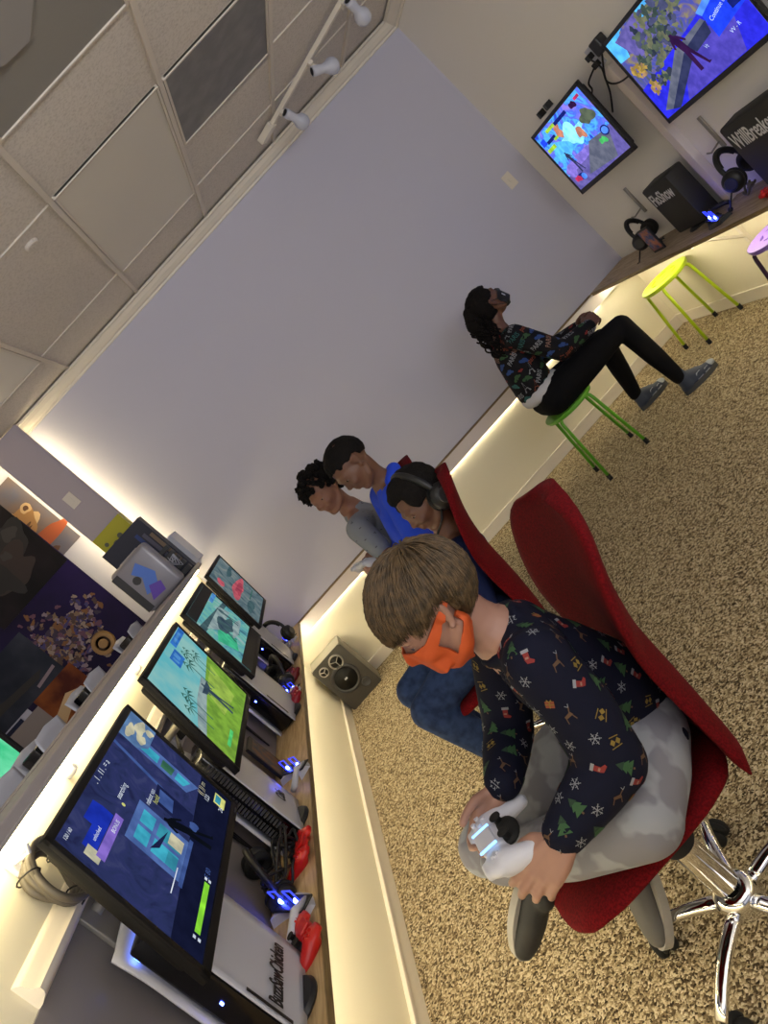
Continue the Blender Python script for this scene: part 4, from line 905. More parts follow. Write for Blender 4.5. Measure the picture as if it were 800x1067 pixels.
# ------------------------------------------------------------------ people
def frame(f, u):
    f = V(f).normalized(); u = V(u); u = (u-f*u.dot(f)).normalized(); s = u.cross(f).normalized()   # s = left of the person
    return Matrix((f, s, u)).transposed()
def head_mb(mb, c, F, H, neck=None, neck_r=.05):
    """adds a head to the body: c centre, F 3x3 frame (forward, left, up), H chin-to-crown height"""
    c = V(c); P = lambda x, y, z: c+F @ V((x*H, y*H, z*H))
    el = lambda x, y, z, a, b, d, rot=None: mb.ball(P(x, y, z), (a*H, b*H, d*H), seg=26, rot=F if rot is None else F @ rot)
    el(-.06, 0, .12, .42, .335, .375)
    el(.10, 0, -.05, .31, .295, .33)
    el(.10, 0, -.24, .25, .235, .22)
    el(.235, 0, -.40, .10, .12, .085)
    mb.chain([P(-.02, .24, -.2), P(.1, .215, -.33), P(.24, .08, -.42)], [.08*H, .08*H, .06*H])
    mb.chain([P(-.02, -.24, -.2), P(.1, -.215, -.33), P(.24, -.08, -.42)], [.08*H, .08*H, .06*H])
    el(.27, .15, -.13, .11, .10, .10); el(.27, -.15, -.13, .11, .10, .10)          # cheeks
    mb.cone(P(.355, 0, .03), P(.425, 0, -.10), .032*H, .048*H)                       # nose
    mb.ball(P(.415, .035, -.125), .033*H); mb.ball(P(.415, -.035, -.125), .033*H); mb.ball(P(.445, 0, -.115), .036*H)
    mb.chain([P(.31, .19, .07), P(.365, .09, .095), P(.375, 0, .07), P(.365, -.09, .095), P(.31, -.19, .07)], [.035*H, .04*H, .035*H, .04*H, .035*H])   # brow
    mb.chain([P(.315, .08, -.235), P(.372, .03, -.222), P(.372, -.03, -.222), P(.315, -.08, -.235)], [.02*H, .03*H, .03*H, .02*H])    # lips
    mb.chain([P(.315, .07, -.262), P(.364, 0, -.275), P(.315, -.07, -.262)], [.02*H, .033*H, .02*H])
    for s in (-1, 1):   # ears
        pts = [(-.01, .335, -.12), (-.06, .365, -.03), (-.075, .385, .05), (-.03, .375, .09), (.02, .35, .05)]
        mb.chain([P(x, y*s, z) for x, y, z in pts], [.032*H, .028*H, .026*H, .026*H, .026*H], 8)
        mb.ball(P(-.02, .34*s, -.01), (.055*H, .018*H, .09*H), rot=F)
        mb.ball(P(.015, .345*s, -.135), .032*H)
    if neck is not None: mb.chain([P(-.10, 0, -.18), (P(-.10, 0, -.18)+V(neck))/2, V(neck)], [neck_r*1.05, neck_r, neck_r*1.15], 18)
def eyes(parent, c, F, H, iris=(70, 50, 36), closed=False):
    for s in (-1, 1):
        p = V(c)+F @ V((.303*H, s*.135*H, .0))
        mb = MB().ball(p, (.062*H, .062*H, .050*H), seg=16, rot=F)
        mb.cur = 1; q = p+F @ V((.052*H, s*.006*H, -.010*H)); mb.ball(q, (.015*H, .024*H, .024*H), seg=12, rot=F)
        mb.cur = 2; mb.ball(p+F @ V((.002*H, 0, .012*H)), (.066*H, .066*H, .046*H), seg=14, rot=F)
        mb.build('eye', [mat('eye_white', srgb(150, 142, 136), .4), mat('iris', srgb(*iris), .2), parent.data.materials[0]], parent, smooth=True)
def hand(mb, w, D, N, S, curl=(.7, .9, .6), spread=.14, s=1.0, thumb=None, curls=None):
    """w wrist, D towards knuckles, N palm side, S thumb side; five separate fingers"""
    w = V(w); D = V(D).normalized(); N = V(N); N = (N-D*N.dot(D)).normalized(); S_ = D.cross(N); S_ = S_ if S_.dot(V(S)) > 0 else -S_
    base = [(.088, .034, .0105, (.040, .024, .019)), (.092, .012, .011, (.044, .028, .021)), (.088, -.010, .0105, (.040, .026, .020)), (.078, -.030, .0095, (.031, .020, .018))]
    mb.cone(w-D*.01*s, w+D*.03*s, .021*s, .022*s)
    for i, (L, o, r, seg) in enumerate(base):
        k = w+D*L*s+S_*o*s; mb.chain([w+D*.012*s+S_*o*.55*s, w+D*L*.55*s+S_*o*.85*s-N*.002, k], [.017*s, .016*s, (r+.003)*s])
        a = 0; p = k; dd = (D+S_*spread*(1.4-i)*.5).normalized(); pts = [p]; cc = curls[i] if curls else curl
        for j in range(3):
            a += cc[j]; q = dd*math.cos(a)+N*math.sin(a); p = p+q*seg[j]*s; pts.append(p)
        mb.chain(pts, [(r+.001)*s, r*s*.95, r*s*.88, r*s*.78], 10)
    b0 = w+D*.022*s+S_*.026*s
    t = thumb or [(.034, .60, .75, .25), (.030, .9, .35, .25), (.024, .95, .1, .3)]
    p = b0; pts = [w+D*.01*s+S_*.012*s, p]; rs = [.017*s, .0145*s]
    for j, (L, a, b, c_) in enumerate(t): p = p+(D*a+S_*b+N*c_).normalized()*L*s; pts.append(p); rs.append((.0125-.0013*j)*s)
    mb.chain(pts, rs, 10)
def shoe(parent, name, heel, toe, up, upper, sole, s=1.0, lace=None, high=False):
    heel, toe, up = V(heel), V(toe), V(up); d = (toe-heel); ln = d.length; d.normalize(); up = (up-d*up.dot(d)).normalized(); sd = d.cross(up)
    F = Matrix((d, sd, up)).transposed(); P = lambda x, y, z: heel+d*(x*ln)+sd*(y*ln)+up*(z*ln)
    mb = MB()
    mb.ball(P(.17, 0, .16), (.17*ln, .145*ln, .12*ln), rot=F); mb.ball(P(.20, 0, .28), (.15*ln, .125*ln, .16*ln), rot=F)
    mb.chain([P(.2, 0, .20), P(.5, 0, .19), P(.78, 0, .13), P(.86, 0, .12)], [.14*ln, .15*ln, .14*ln, .115*ln])
    if high: mb.chain([P(.2, 0, .2), P(.20, 0, .42), P(.19, 0, .56)], [.17*ln, .16*ln, .155*ln]); mb.chain([P(.25, 0, .35), P(.55, 0, .22)], [.15*ln, .15*ln])
    o = link(name, remesh(mb, .006, 4), upper, parent)
    sm = MB(); n = 28; out = []
    for k in range(n):
        q = 2*PI*k/n; x = .5+.5*math.cos(q); w = (.15+.035*math.sin(x*PI*.8))*math.sin(q); out.append((x*ln, w*ln))
    Tm = Matrix.Translation(heel) @ F.to_4x4()
    sm.prism([(a*1.0, b*.93) for a, b in out], .0, .012*ln/.24, Tm); sm.prism([(a, b) for a, b in out], .012*ln/.24, .028*ln/.24, Tm)
    sm.build('sole', sole, o)
    if lace:
        lm = MB()
        for k in range(4): x = .36+.10*k; lm.tube([P(x, -.09, .305-.04*k), P(x+.03, 0, .345-.045*k), P(x, .09, .305-.04*k)], .0035, 6)
        lm.tube([P(.34, 0, .34), P(.38, .08, .42), P(.30, .12, .38)], .003, 6); lm.tube([P(.34, 0, .34), P(.42, -.07, .43), P(.34, -.12, .36)], .003, 6)
        lm.build('laces', lace, o)
    return o
def bvh(me): return BVHTree.FromPolygons([v.co[:] for v in me.vertices], [tuple(p.vertices) for p in me.polygons])
def hair_cap(body_me, c, F, H, line, thick, m, parent, name='hair', vox=.006, lumps=None, seed=1, flat=True, ears=False, ext=None):
    """hair shell: everything of the skull above line(azimuth) ; azimuth 0 = forward, +-pi back"""
    mb = MB(); c = V(c); R_ = random.Random(seed)
    N, Mx = 64, 32
    ctr = V((-.06, 0, .12)); rad = V((.42, .335, .375))
    def pt(az, el, off): d = V((math.cos(az)*math.cos(el), math.sin(az)*math.cos(el), math.sin(el))); return c+F @ (V((ctr.x+d.x*rad.x, ctr.y+d.y*rad.y, ctr.z+d.z*rad.z))*H+d*off)
    n = lumps or 900
    for k in range(n):
        az = R_.uniform(-PI, PI); z = R_.uniform(-.9, 1); el = math.asin(z)
        p = ctr.z+math.sin(el)*rad.z
        if p < line(az): continue
        mb.ball(pt(az, el, thick*R_.uniform(.2, .55)), thick*R_.uniform(.8, 1.1), seg=8)
    for e in (ext or []): mb.chain([c+F @ (V(q)*H) for q in e[0]], [x*H for x in e[1]], 10)
    return link(name, remesh(mb, vox, 2 if flat else 0), m, parent)
def strands(c, F, H, line, parent, m, crown, n=2600, L=.085, lift=.010, r0=.0016, seed=2, swirl=.25, back=None):
    R_ = random.Random(seed); ctr = V((-.06, 0, .12)); rad = V((.42+.05, .335+.05, .375+.05)); mb = MB(); c = V(c)
    cr = V(crown).normalized()
    k = 0; tries = 0
    while k < n and tries < n*6:
        tries += 1
        az = R_.uniform(-PI, PI); el = math.asin(R_.uniform(-.85, 1)); d = V((math.cos(az)*math.cos(el), math.sin(az)*math.cos(el), math.sin(el)))
        zz = ctr.z+d.z*rad.z
        if zz < line(az)+.02: continue
        ax = cr.cross(d)
        if ax.length < 1e-3: continue
        ax = ax.normalized(); ax = (ax+d*swirl*R_.uniform(.2, 1.6)).normalized()
        l = L*R_.uniform(.7, 1.15); pts = []; q = d.copy(); lf = lift*R_.uniform(.3, 1.2)
        st = 5; jig = R_.uniform(-.25, .25)
        for i in range(st+1):
            f = i/st; dd = Quaternion(ax, l/(.36*H)/st) @ q if i else q
            if i: q = dd.normalized(); ax = (Quaternion(q, jig/st) @ ax)
            z2 = ctr.z+q.z*rad.z; a2 = math.atan2(q.y, q.x)
            if i and z2 < line(a2)-.045: break
            pts.append(c+F @ (V((ctr.x+q.x*rad.x, ctr.y+q.y*rad.y, ctr.z+q.z*rad.z))*H+q*(lf*math.sin(PI*min(1, f*.8+.1))-.006*f)))
        if len(pts) < 3: continue
        rs = [r0*(1-.75*(i/(len(pts)-1))**2) for i in range(len(pts))]
        mb.tube(pts, rs, 4); k += 1
    return mb.build('hair_strands', m, parent, smooth=True)
def decals(cloth, motifs, spacing, seed, zmin=-9, size=1.0, up=(0, 0, 1), off=.0012, jitter=.5, keep=None):
    """printed motifs laid on the cloth surface, joined into the cloth mesh (pattern of the fabric)"""
    me = cloth.data; R_ = random.Random(seed); tree = bvh(me); mats = list(me.materials)
    polys = [p for p in me.polygons]; areas = [p.area for p in polys]; tot = sum(areas); cum = []; a = 0
    for x in areas: a += x; cum.append(a)
    import bisect
    pts = []; tries = 0
    while tries < 6000:
        tries += 1; p = polys[bisect.bisect(cum, R_.random()*tot) % len(polys)]; c = p.center
        if any((c-q[0]).length < spacing for q in pts): continue
        if keep and not keep(c): continue
        pts.append((c.copy(), p.normal.copy()))
    mb = MB(); mb.v = [v.co[:] for v in me.vertices]; mb.f = [tuple(p.vertices) for p in me.polygons]; mb.mi = [0]*len(mb.f)
    for i, (c, nrm) in enumerate(pts):
        mo = motifs[R_.randrange(len(motifs))]; u = V(up)-nrm*V(up).dot(nrm); u = u.normalized() if u.length > .1 else nrm.orthogonal().normalized()
        u = Quaternion(nrm, R_.uniform(-jitter, jitter)) @ u; r_ = u.cross(nrm)
        for j, (m, P) in enumerate(mo):
            if m not in mats: mats.append(m)
            vs = []
            for x, y in (P[0] if isinstance(P, tuple) and isinstance(P[0], list) else P):
                q = c+(r_*x+u*y)*size; hit = tree.find_nearest(q, .05)
                if hit[0] is None: vs.append(q); continue
                vs.append(hit[0]+hit[1]*(off+.0003*j))
            n = len(mb.v); mb.v += [tuple(v) for v in vs]
            fl = P[1] if isinstance(P, tuple) and isinstance(P[0], list) else [tuple(range(len(vs)))]
            for f in fl: mb.f.append(tuple(k+n for k in f)); mb.mi.append(mats.index(m))
    new = bpy.data.meshes.new(me.name); new.from_pydata(mb.v, [], mb.f); new.update()
    for m in mats: new.materials.append(m)
    for p, k in zip(new.polygons, mb.mi): p.material_index = k; p.use_smooth = True
    cloth.data = new
def rect_(x0, y0, x1, y1): return [(x0, y0), (x1, y0), (x1, y1), (x0, y1)]
def strip_(x0, y0, x1, y1, w):
    d = V((x1-x0, y1-y0)); n = V((-d.y, d.x)).normalized()*w/2; return [(x0+n.x, y0+n.y), (x1+n.x, y1+n.y), (x1-n.x, y1-n.y), (x0-n.x, y0-n.y)]
def textpoly(t, size, sx=.8):
    me = text_mesh(t, size, sx, 0, .0006); w = max(v.co.x for v in me.vertices)
    return ([(v.co.x-w/2, v.co.y-size*.35) for v in me.vertices], [tuple(p.vertices) for p in me.polygons])
K = {k: mat('print_'+k, srgb(*[int(q*.70) for q in v]), .8) for k, v in dict(green=(58, 110, 62), dgreen=(34, 74, 48), white=(186, 190, 200), red=(170, 44, 40), orange=(180, 84, 50), gold=(170, 140, 50), brown=(120, 86, 58), pink=(196, 150, 130), blue=(40, 90, 180), teal=(40, 120, 120), yellow=(190, 170, 50), grey=(120, 124, 130)).items()}
tree_m = [(K['green'], [(-.016, -.016), (.016, -.016), (.0, .004)]), (K['green'], [(-.013, -.005), (.013, -.005), (0, .013)]), (K['dgreen'], [(-.009, .005), (.009, .005), (0, .021)]), (K['brown'], rect_(-.002, -.021, .002, -.016))]
flake_m = [(K['white'], strip_(-.013*math.cos(a), -.013*math.sin(a), .013*math.cos(a), .013*math.sin(a), .0016)) for a in (0, PI/3, 2*PI/3)]+[(K['white'], strip_(.008*math.cos(a)-.003*math.sin(a), .008*math.sin(a)+.003*math.cos(a), .008*math.cos(a)+.003*math.sin(a), .008*math.sin(a)-.003*math.cos(a), .0012)) for a in [k*PI/3 for k in range(6)]]
gift_m = [(K['orange'], rect_(-.009, -.009, .009, .006)), (K['gold'], rect_(-.0012, -.009, .0012, .006)), (K['gold'], rect_(-.009, -.002, .009, 0)), (K['gold'], [(-.006, .006), (0, .006), (-.004, .011)]), (K['gold'], [(0, .006), (.006, .006), (.004, .011)])]
sock_m = [(K['red'], [(-.006, .012), (.006, .012), (.005, -.004), (.013, -.010), (.010, -.015), (-.004, -.012), (-.006, -.004)]), (K['white'], rect_(-.008, .009, .008, .016)), (K['pink'], rect_(-.004, -.004, .003, 0))]
bell_m = [(K['gold'], [(-.012, 0), (-.006, .007), (0, 0), (-.006, -.007)]), (K['gold'], [(.0, 0), (.006, .007), (.012, 0), (.006, -.007)]), (K['gold'], strip_(-.012, -.011, .012, -.009, .002)), (K['gold'], strip_(-.010, .012, .010, .010, .002))]
deer_m = [(K['brown'], [(-.010, .002), (.006, .005), (.008, -.003), (-.010, -.004)]), (K['brown'], [(.005, .004), (.012, .014), (.009, .014), (.003, .005)]), (K['brown'], strip_(-.009, -.003, -.012, -.014, .002)), (K['brown'], strip_(.006, -.003, .008, -.014, .002)), (K['white'], strip_(.010, .014, .014, .020, .0012)), (K['white'], strip_(.010, .014, .006, .020, .0012))]

SK = {'light': mat('skin_light', srgb(152, 114, 98), .5, bump=(90, .06, .001)), 'brown': mat('skin_brown', srgb(104, 70, 54), .5), 'dark': mat('skin_dark', srgb(92, 62, 48), .5), 'tan': mat('skin_tan', srgb(140, 96, 76), .5)}

def person(label, skin):
    """body mesh is built later; returns MBs"""
    return MB()
def finish_body(mb, m, label, vox=.006, sm=3, loc=(0, 0, 0)):
    o = link('person', remesh(mb, vox, sm), m); tag(o, label, 'person'); return o
def cloth(name, mb, m, parent, vox=.008, sm=4):
    return link(name, remesh(mb, vox, sm), m, parent)

# ---- boy in the orange mask -------------------------------------------------
H = .232; hc = V((.815, -3.885, 1.118)); F = frame((-1, -.03, -.20), (-.2, -.06, 1))
nk = V((.865, -3.875, .975)); pel = V((.915, -3.765, .57))
Ls, Le, Lw = V((.875, -3.995, .925)), V((.83, -4.03, .70)), V((.675, -4.045, .69))
Rs, Re, Rw = V((.855, -3.745, .915)), V((.72, -3.70, .735)), V((.645, -3.855, .745))
Lh, Lk, La = V((.92, -3.83, .565)), V((.785, -4.005, .56)), V((.49, -3.735, .555))
Rh, Rk, Ra = V((.92, -3.69, .565)), V((.455, -3.575, .515)), V((.675, -3.635, .26))
b = MB(); head_mb(b, hc, F, H, nk, .047)
b.chain([nk, (nk+pel)/2, pel], [.06, .085, .09]); b.chain([nk+V((0, 0, -.03)), Ls, Le, Lw], [.05, .042, .032, .023]); b.chain([nk+V((0, 0, -.03)), Rs, Re, Rw], [.05, .042, .032, .023])
b.chain([Lh, Lk, La], [.07, .048, .032]); b.chain([Rh, Rk, Ra], [.07, .048, .032])
hs = .92
hand(b, Lw+V((-.008, -.012, -.002)), (-.97, .06, -.20), (.05, .80, -.58), (-.2, .3, 1), (.55, .85, .5), .16, hs, thumb=[(.034, .55, .75, .25), (.034, .80, .35, .45), (.028, .80, .05, .6)], curls=[(.15, .55, .45), (.2, .6, .45), (.25, .65, .45), (.3, .7, .45)])
hand(b, Rw+V((-.012, .0, -.004)), (-.90, -.12, -.38), (.10, -.96, .05), (-.3, 0, 1), (.55, .85, .5), .10, hs, thumb=[(.034, .55, .75, .35), (.032, .8, .45, .35), (.026, .85, .25, .45)], curls=[(.35, .9, .7), (.45, .95, .7), (.5, 1.0, .7), (.55, 1.0, .7)])
boy = finish_body(b, SK['light'], 'boy with light brown hair and orange face mask, on the nearest red chair', .0042, 3)
eyes(boy, hc, F, H, (60, 80, 100))
hl = lambda az: (.15 if abs(az) < .9 else (.07 if abs(az) < 1.25 else (.09 if abs(az) < 1.75 else -.20+.0*az)))
hair_m = mat('hair_light_brown', srgb(92, 72, 46), .6, noise=(60, srgb(62, 48, 30), 3, .4, .6))
hair_cap(None, hc, F, H, lambda az: hl(az)+.02, .011, hair_m, boy, 'hair', .006, 1500)
strands(hc, F, H, hl, boy, hair_m, (-.55, .05, .84), 5200, .075, .013, .0015)
# orange one-piece mask
orm = mat('orange_neoprene', srgb(186, 76, 26), .7)
tb = bvh(boy.data); mb = MB(); NA, NV = 220, 90; idx = {}
def in_mask(a, v):
    a = abs(a)
    if v > .075 or v < -.52: return False
    if a < 48: return v < -.005-.03*(a/48)**2 and v > -.52
    if a < 112:
        t_ = (a-48)/64; up0 = -.035+.10*t_; up1 = up0-.12+.05*t_ ; lo0 = -.50+.20*t_; lo1 = lo0+.15-.02*t_
        if t_ < .12: return lo0 < v < up0
        return (up1 < v < up0) or (lo0 < v < lo1) or (t_ > .84 and lo0 < v < -.10)
    return a < 116 and -.30 < v < -.10
vs = []; fs = []; grid = {}
for i in range(NA+1):
    for j in range(NV+1):
        a = -125+250*i/NA; v = -.53+.62*j/NV; ar = math.radians(a)
        o_ = hc+F @ (V((.02, 0, v))*H); d = F @ V((math.cos(ar), math.sin(ar), 0)); far = o_+d*.3
        h = tb.ray_cast(far, -d, .3)
        p = h[0] if h[0] is not None else o_+d*.03
        if abs(a) > 62: p = o_+d*min((p-o_).dot(d), (.315+.02*(abs(a) > 90))*H)
        rr = max((p-o_).dot(d), (.235 if abs(a) < 60 else .2)*H*math.sqrt(max(0.05, 1-max(0, (-v-.36)/.2)**2)))
        if abs(a) < 30 and -.35 < v: rr = max(rr, .385*H)
        grid[i, j] = rr
for it in range(26):
    g2 = {}
    for (i, j), r_ in grid.items():
        s_ = [grid.get((i+x, j+y), r_) for x in (-1, 0, 1) for y in (-1, 0, 1)]; g2[i, j] = max(r_, sum(s_)/9)
    grid = g2
for i in range(NA+1):
    for j in range(NV+1):
        a = -125+250*i/NA; v = -.53+.62*j/NV; ar = math.radians(a)
        o_ = hc+F @ (V((.02, 0, v))*H); d = F @ V((math.cos(ar), math.sin(ar), 0)); idx[i, j] = len(vs); vs.append(o_+d*(grid[i, j]+.005))
for i in range(NA):
    for j in range(NV):
        if in_mask(-125+250*(i+.5)/NA, -.53+.62*(j+.5)/NV): fs.append((idx[i, j], idx[i+1, j], idx[i+1, j+1], idx[i, j+1]))
mk = MB().add(vs, fs).build('face_mask', orm, boy, smooth=True)
bm_ = bmesh.new(); bm_.from_mesh(mk.data); bmesh.ops.delete(bm_, geom=[v for v in bm_.verts if not v.link_faces], context='VERTS')
for _ in range(10): bmesh.ops.smooth_vert(bm_, verts=[v for v in bm_.verts if v.is_boundary], factor=.5, use_axis_x=True, use_axis_y=True, use_axis_z=True)
bm_.to_mesh(mk.data); bm_.free()
so2 = mk.modifiers.new('solid', 'SOLIDIFY'); so2.thickness = .004; so2.offset = 1
# shirt: navy with small festive motifs
sh = MB()
sh.chain([nk+V((.02, .01, -.05)), V((.893, -3.855, .83)), V((.925, -3.815, .70)), pel+V((.0, 0, .0))], [.078, .102, .110, .116], 20)
sh.chain([V((.90, -3.84, .93)), Ls+V((0, 0, -.01))], [.065, .068]); sh.chain([V((.90, -3.85, .93)), Rs+V((0, 0, -.01))], [.065, .066])
sh.chain([Ls, (Ls+Le)/2+V((.01, 0, 0)), Le, (Le+Lw)/2, Lw], [.066, .066, .064, .056, .043], 18)
sh.chain([Rs, (Rs+Re)/2, Re, (Re+Rw)/2, Rw], [.064, .062, .058, .052, .041], 18)
for k in range(10): q = k*2*PI/10; sh.ball(pel+V((.12*math.cos(q)*.95, .14*math.sin(q), -.02)), .03)
ax_ = (hc-nk).normalized(); ux_ = ax_.orthogonal().normalized(); wx_ = ax_.cross(ux_)
sh.tube([nk-ax_*.004+(ux_*math.cos(q)+wx_*math.sin(q))*.060 for q in [2*PI*k/24 for k in range(24)]], .013, 8, closed=True)
shirt = cloth('shirt', sh, mat('navy_cotton', srgb(17, 19, 36), .85, spec=.15, bump=(300, .15, .001)), boy, .007, 8)
decals(shirt, [tree_m, flake_m, gift_m, sock_m, bell_m, flake_m, deer_m, tree_m], .036, 4, size=.92, jitter=.7)
# camouflage trousers
def camo():
    m = mat('pale_camouflage', srgb(142, 146, 154), .85, noise=(14, srgb(118, 118, 128), 2, .44, .52)); return m
tr_ = MB()
tr_.chain([pel+V((0, .03, -.01)), pel+V((0, -.03, -.01))], [.102, .102]); tr_.chain([Lh, (Lh+Lk)/2, Lk], [.093, .092, .076], 20); tr_.chain([Lk, (Lk+La)/2+V((0, -.01, 0)), La], [.078, .072, .052], 18)
tr_.chain([Rh, (Rh+Rk)/2, Rk], [.10, .092, .072], 20); tr_.chain([Rk, (Rk+Ra)/2, Ra], [.070, .062, .050], 18)
cloth('trousers', tr_, camo(), boy, .009, 5)
shm = mat('shoe_black', srgb(24, 24, 26), .7); slm = mat('shoe_sole_grey', srgb(150, 146, 140), .6)
shoe(boy, 'shoe', La+V((.03, .02, -.06)), La+V((-.150, .02, -.19)), (.25, -.88, -.2), shm, slm, lace=None)
shoe(boy, 'shoe', Ra+V((.035, .055, -.045)), Ra+V((-.095, -.075, -.195)), (-.65, -.35, .6), mat('shoe_grey', srgb(88, 86, 84), .7), slm, lace=shm)
controller('game_controller', (.572, -3.95, .722), (.12, 0, PI/2), M['white'], M['rubber'], 'white game controller with blue light bars held by the boy in the orange mask', M['bluewhite'], s=1.12)

# ---- child in headphones and navy shirt, second chair -----------------------
def simple_person(label, skin, hc, F, H, nk, pel, arms, legs, hands, vox=.0065, torso=None, neck_r=.045, hs=.95):
    b = MB(); head_mb(b, hc, F, H, nk, neck_r)
    b.chain([nk, (nk+pel)/2, pel], [.06, .08, .09])
    for a in arms: b.chain([nk+V((0, 0, -.03))]+a, [.045, .040, .031, .023])
    for l in legs: b.chain(l, [.07, .048, .032])
    for h_ in hands: hand(b, *h_, s=hs)
    return finish_body(b, SK[skin], label, vox, 3)
H = .225; hc = V((1.045, -2.575, 1.035)); F = frame((-1, -.30, -.16), (-.16, 0, 1))
nk = V((1.03, -2.57, .875)); pel = V((.90, -2.60, .575))
arms = [[V((1.0, -2.72, .82)), V((.90, -2.77, .64)), V((.72, -2.68, .62))], [V((1.0, -2.42, .82)), V((.90, -2.40, .64)), V((.72, -2.52, .62))]]
legs = [[V((.90, -2.68, .57)), V((.505, -2.75, .545)), V((.60, -2.78, .12))], [V((.90, -2.52, .57)), V((.49, -2.50, .55)), V((.56, -2.50, .12))]]
k2 = simple_person('child in black headphones, navy shirt and blue jeans on a red chair', 'brown', hc, F, H, nk, pel, arms, legs,
    [(arms[0][2], (-.9, .4, -.1), (.3, .7, -.5), (0, 0, 1)), (arms[1][2], (-.9, -.4, -.1), (.3, -.7, -.5), (0, 0, 1))])
eyes(k2, hc, F, H, (40, 26, 20))
hblk = mat('hair_black', srgb(20, 17, 16), .85, spec=.15, bump=(140, .8, .004))
hl2 = lambda az: .35 if abs(az) < .9 else (.06 if abs(az) < 1.75 else -.22)
hair_cap(None, hc, F, H, hl2, .018, hblk, k2, 'hair', .007, 900, seed=4)
t = MB(); t.chain([nk+V((0, 0, -.04)), V((1.0, -2.57, .78)), V((.94, -2.59, .66)), pel], [.07, .108, .112, .118], 18)
for a in arms: t.chain([V((1.01, -2.57, .80)), a[0], a[1], a[2]], [.06, .062, .052, .042], 14)
cloth('shirt', t, mat('navy_jersey', srgb(24, 34, 70), .85, spec=.12), k2)
t = MB(); t.chain([legs[0][0], legs[1][0]], [.10, .10])
for l in legs: t.chain([l[0], (l[0]+l[1])/2, l[1]], [.098, .085, .068], 16); t.chain([l[1], (l[1]+l[2])/2, l[2]], [.068, .06, .05], 16)
cloth('jeans', t, mat('denim', srgb(42, 58, 92), .85, spec=.15, noise=(30, srgb(28, 40, 70), 4, .4, .65)), k2)
for l in legs: shoe(k2, 'shoe', l[2]+V((.06, 0, -.12)), l[2]+V((-.17, -.02, -.12)), (0, 0, 1), shm, slm)
hp = headset('headphones', hc+F @ V((-.022, 0, .0)), F.to_euler(), M['black'], M['dkgrey'], 'black headphones worn by the child in the navy shirt', 1.32, 1, cup_s=1.12)
# ---- child in the bright blue top, third chair ------------------------------
H = .24; hc = V((.995, -1.955, 1.262)); F = frame((-1, -.32, -.42), (-.42, 0, 1))
nk = V((1.04, -1.90, 1.10)); pel = V((.94, -1.74, .585))
arms = [[V((1.02, -2.04, 1.03)), V((.92, -2.10, .78)), V((.70, -1.98, .76))], [V((1.0, -1.70, 1.03)), V((.90, -1.62, .78)), V((.70, -1.72, .76))]]
legs = [[V((.93, -1.82, .58)), V((.58, -1.84, .575)), V((.72, -1.86, .12))], [V((.93, -1.66, .58)), V((.58, -1.64, .575)), V((.72, -1.62, .12))]]
k3 = simple_person('child with short black hair in a bright blue top, leaning forward', 'brown', hc, F, H, nk, pel, arms, legs,
    [(arms[0][2], (-.9, .4, -.1), (.3, .7, -.5), (0, 0, 1)), (arms[1][2], (-.9, -.4, -.1), (.3, -.7, -.5), (0, 0, 1))])
eyes(k3, hc, F, H, (40, 26, 20))
hair_cap(None, hc, F, H, lambda az: .27 if abs(az) < .8 else (.16 if abs(az) < 1.3 else (.08 if abs(az) < 1.9 else -.10)), .009, hblk, k3, 'hair', .006, 1200, seed=6)
t = MB(); t.chain([nk+V((0, .0, -.05)), V((1.0, -1.86, .92)), V((.96, -1.78, .72)), pel], [.075, .118, .122, .125], 18)
for a in arms: t.chain([V((1.02, -1.88, 1.0)), a[0], a[1], a[2]], [.065, .068, .056, .045], 14)
t.chain([nk+V((.02, -.07, -.015)), nk+V((.07, 0, .0)), nk+V((.02, .07, -.015))], [.028, .036, .028])
cloth('hooded_top', t, mat('royal_blue_fleece', srgb(20, 64, 205), .85), k3)
t = MB(); t.chain([legs[0][0], legs[1][0]], [.10, .10])
for l in legs: t.chain([l[0], l[1], l[2]], [.09, .068, .05], 16)
cloth('trousers', t, mat('dark_trousers', srgb(30, 30, 36), .85, spec=.12), k3)
for l in legs: shoe(k3, 'shoe', l[2]+V((.06, 0, -.12)), l[2]+V((-.18, 0, -.12)), (0, 0, 1), shm, slm)
# ---- child in the grey shirt, farthest --------------------------------------
H = .235; hc = V((.825, -1.455, 1.232)); F = frame((-1, -.95, -.10), (-.12, -.1, 1))
nk = V((.85, -1.39, 1.075)); pel = V((.89, -1.30, .70))
arms = [[V((.80, -1.56, .99)), V((.80, -1.68, .79)), V((.69, -1.60, .845))], [V((.86, -1.22, .99)), V((.78, -1.14, .76)), V((.66, -1.45, .80))]]
arms[0][2] = V((.765, -1.62, .83)); arms[1][2] = V((.72, -1.47, .82))
legs = [[V((.89, -1.37, .68)), V((.87, -1.38, .40)), V((.91, -1.39, .12))], [V((.89, -1.23, .68)), V((.87, -1.20, .40)), V((.91, -1.18, .12))]]
k4 = simple_person('child with curly black hair in a grey shirt, farthest in the row', 'tan', hc, F, H, nk, pel, arms, legs,
    [(arms[0][2], (-.7, .6, -.1), (.4, .7, -.4), (0, 0, 1)), (arms[1][2], (-.5, -.8, .2), (.5, -.4, -.5), (0, 0, 1))])
eyes(k4, hc, F, H, (40, 26, 20))
hc4 = MB(); R_ = random.Random(3)
hl4 = lambda az: .22 if abs(az) < .9 else (.06 if abs(az) < 1.75 else -.16)
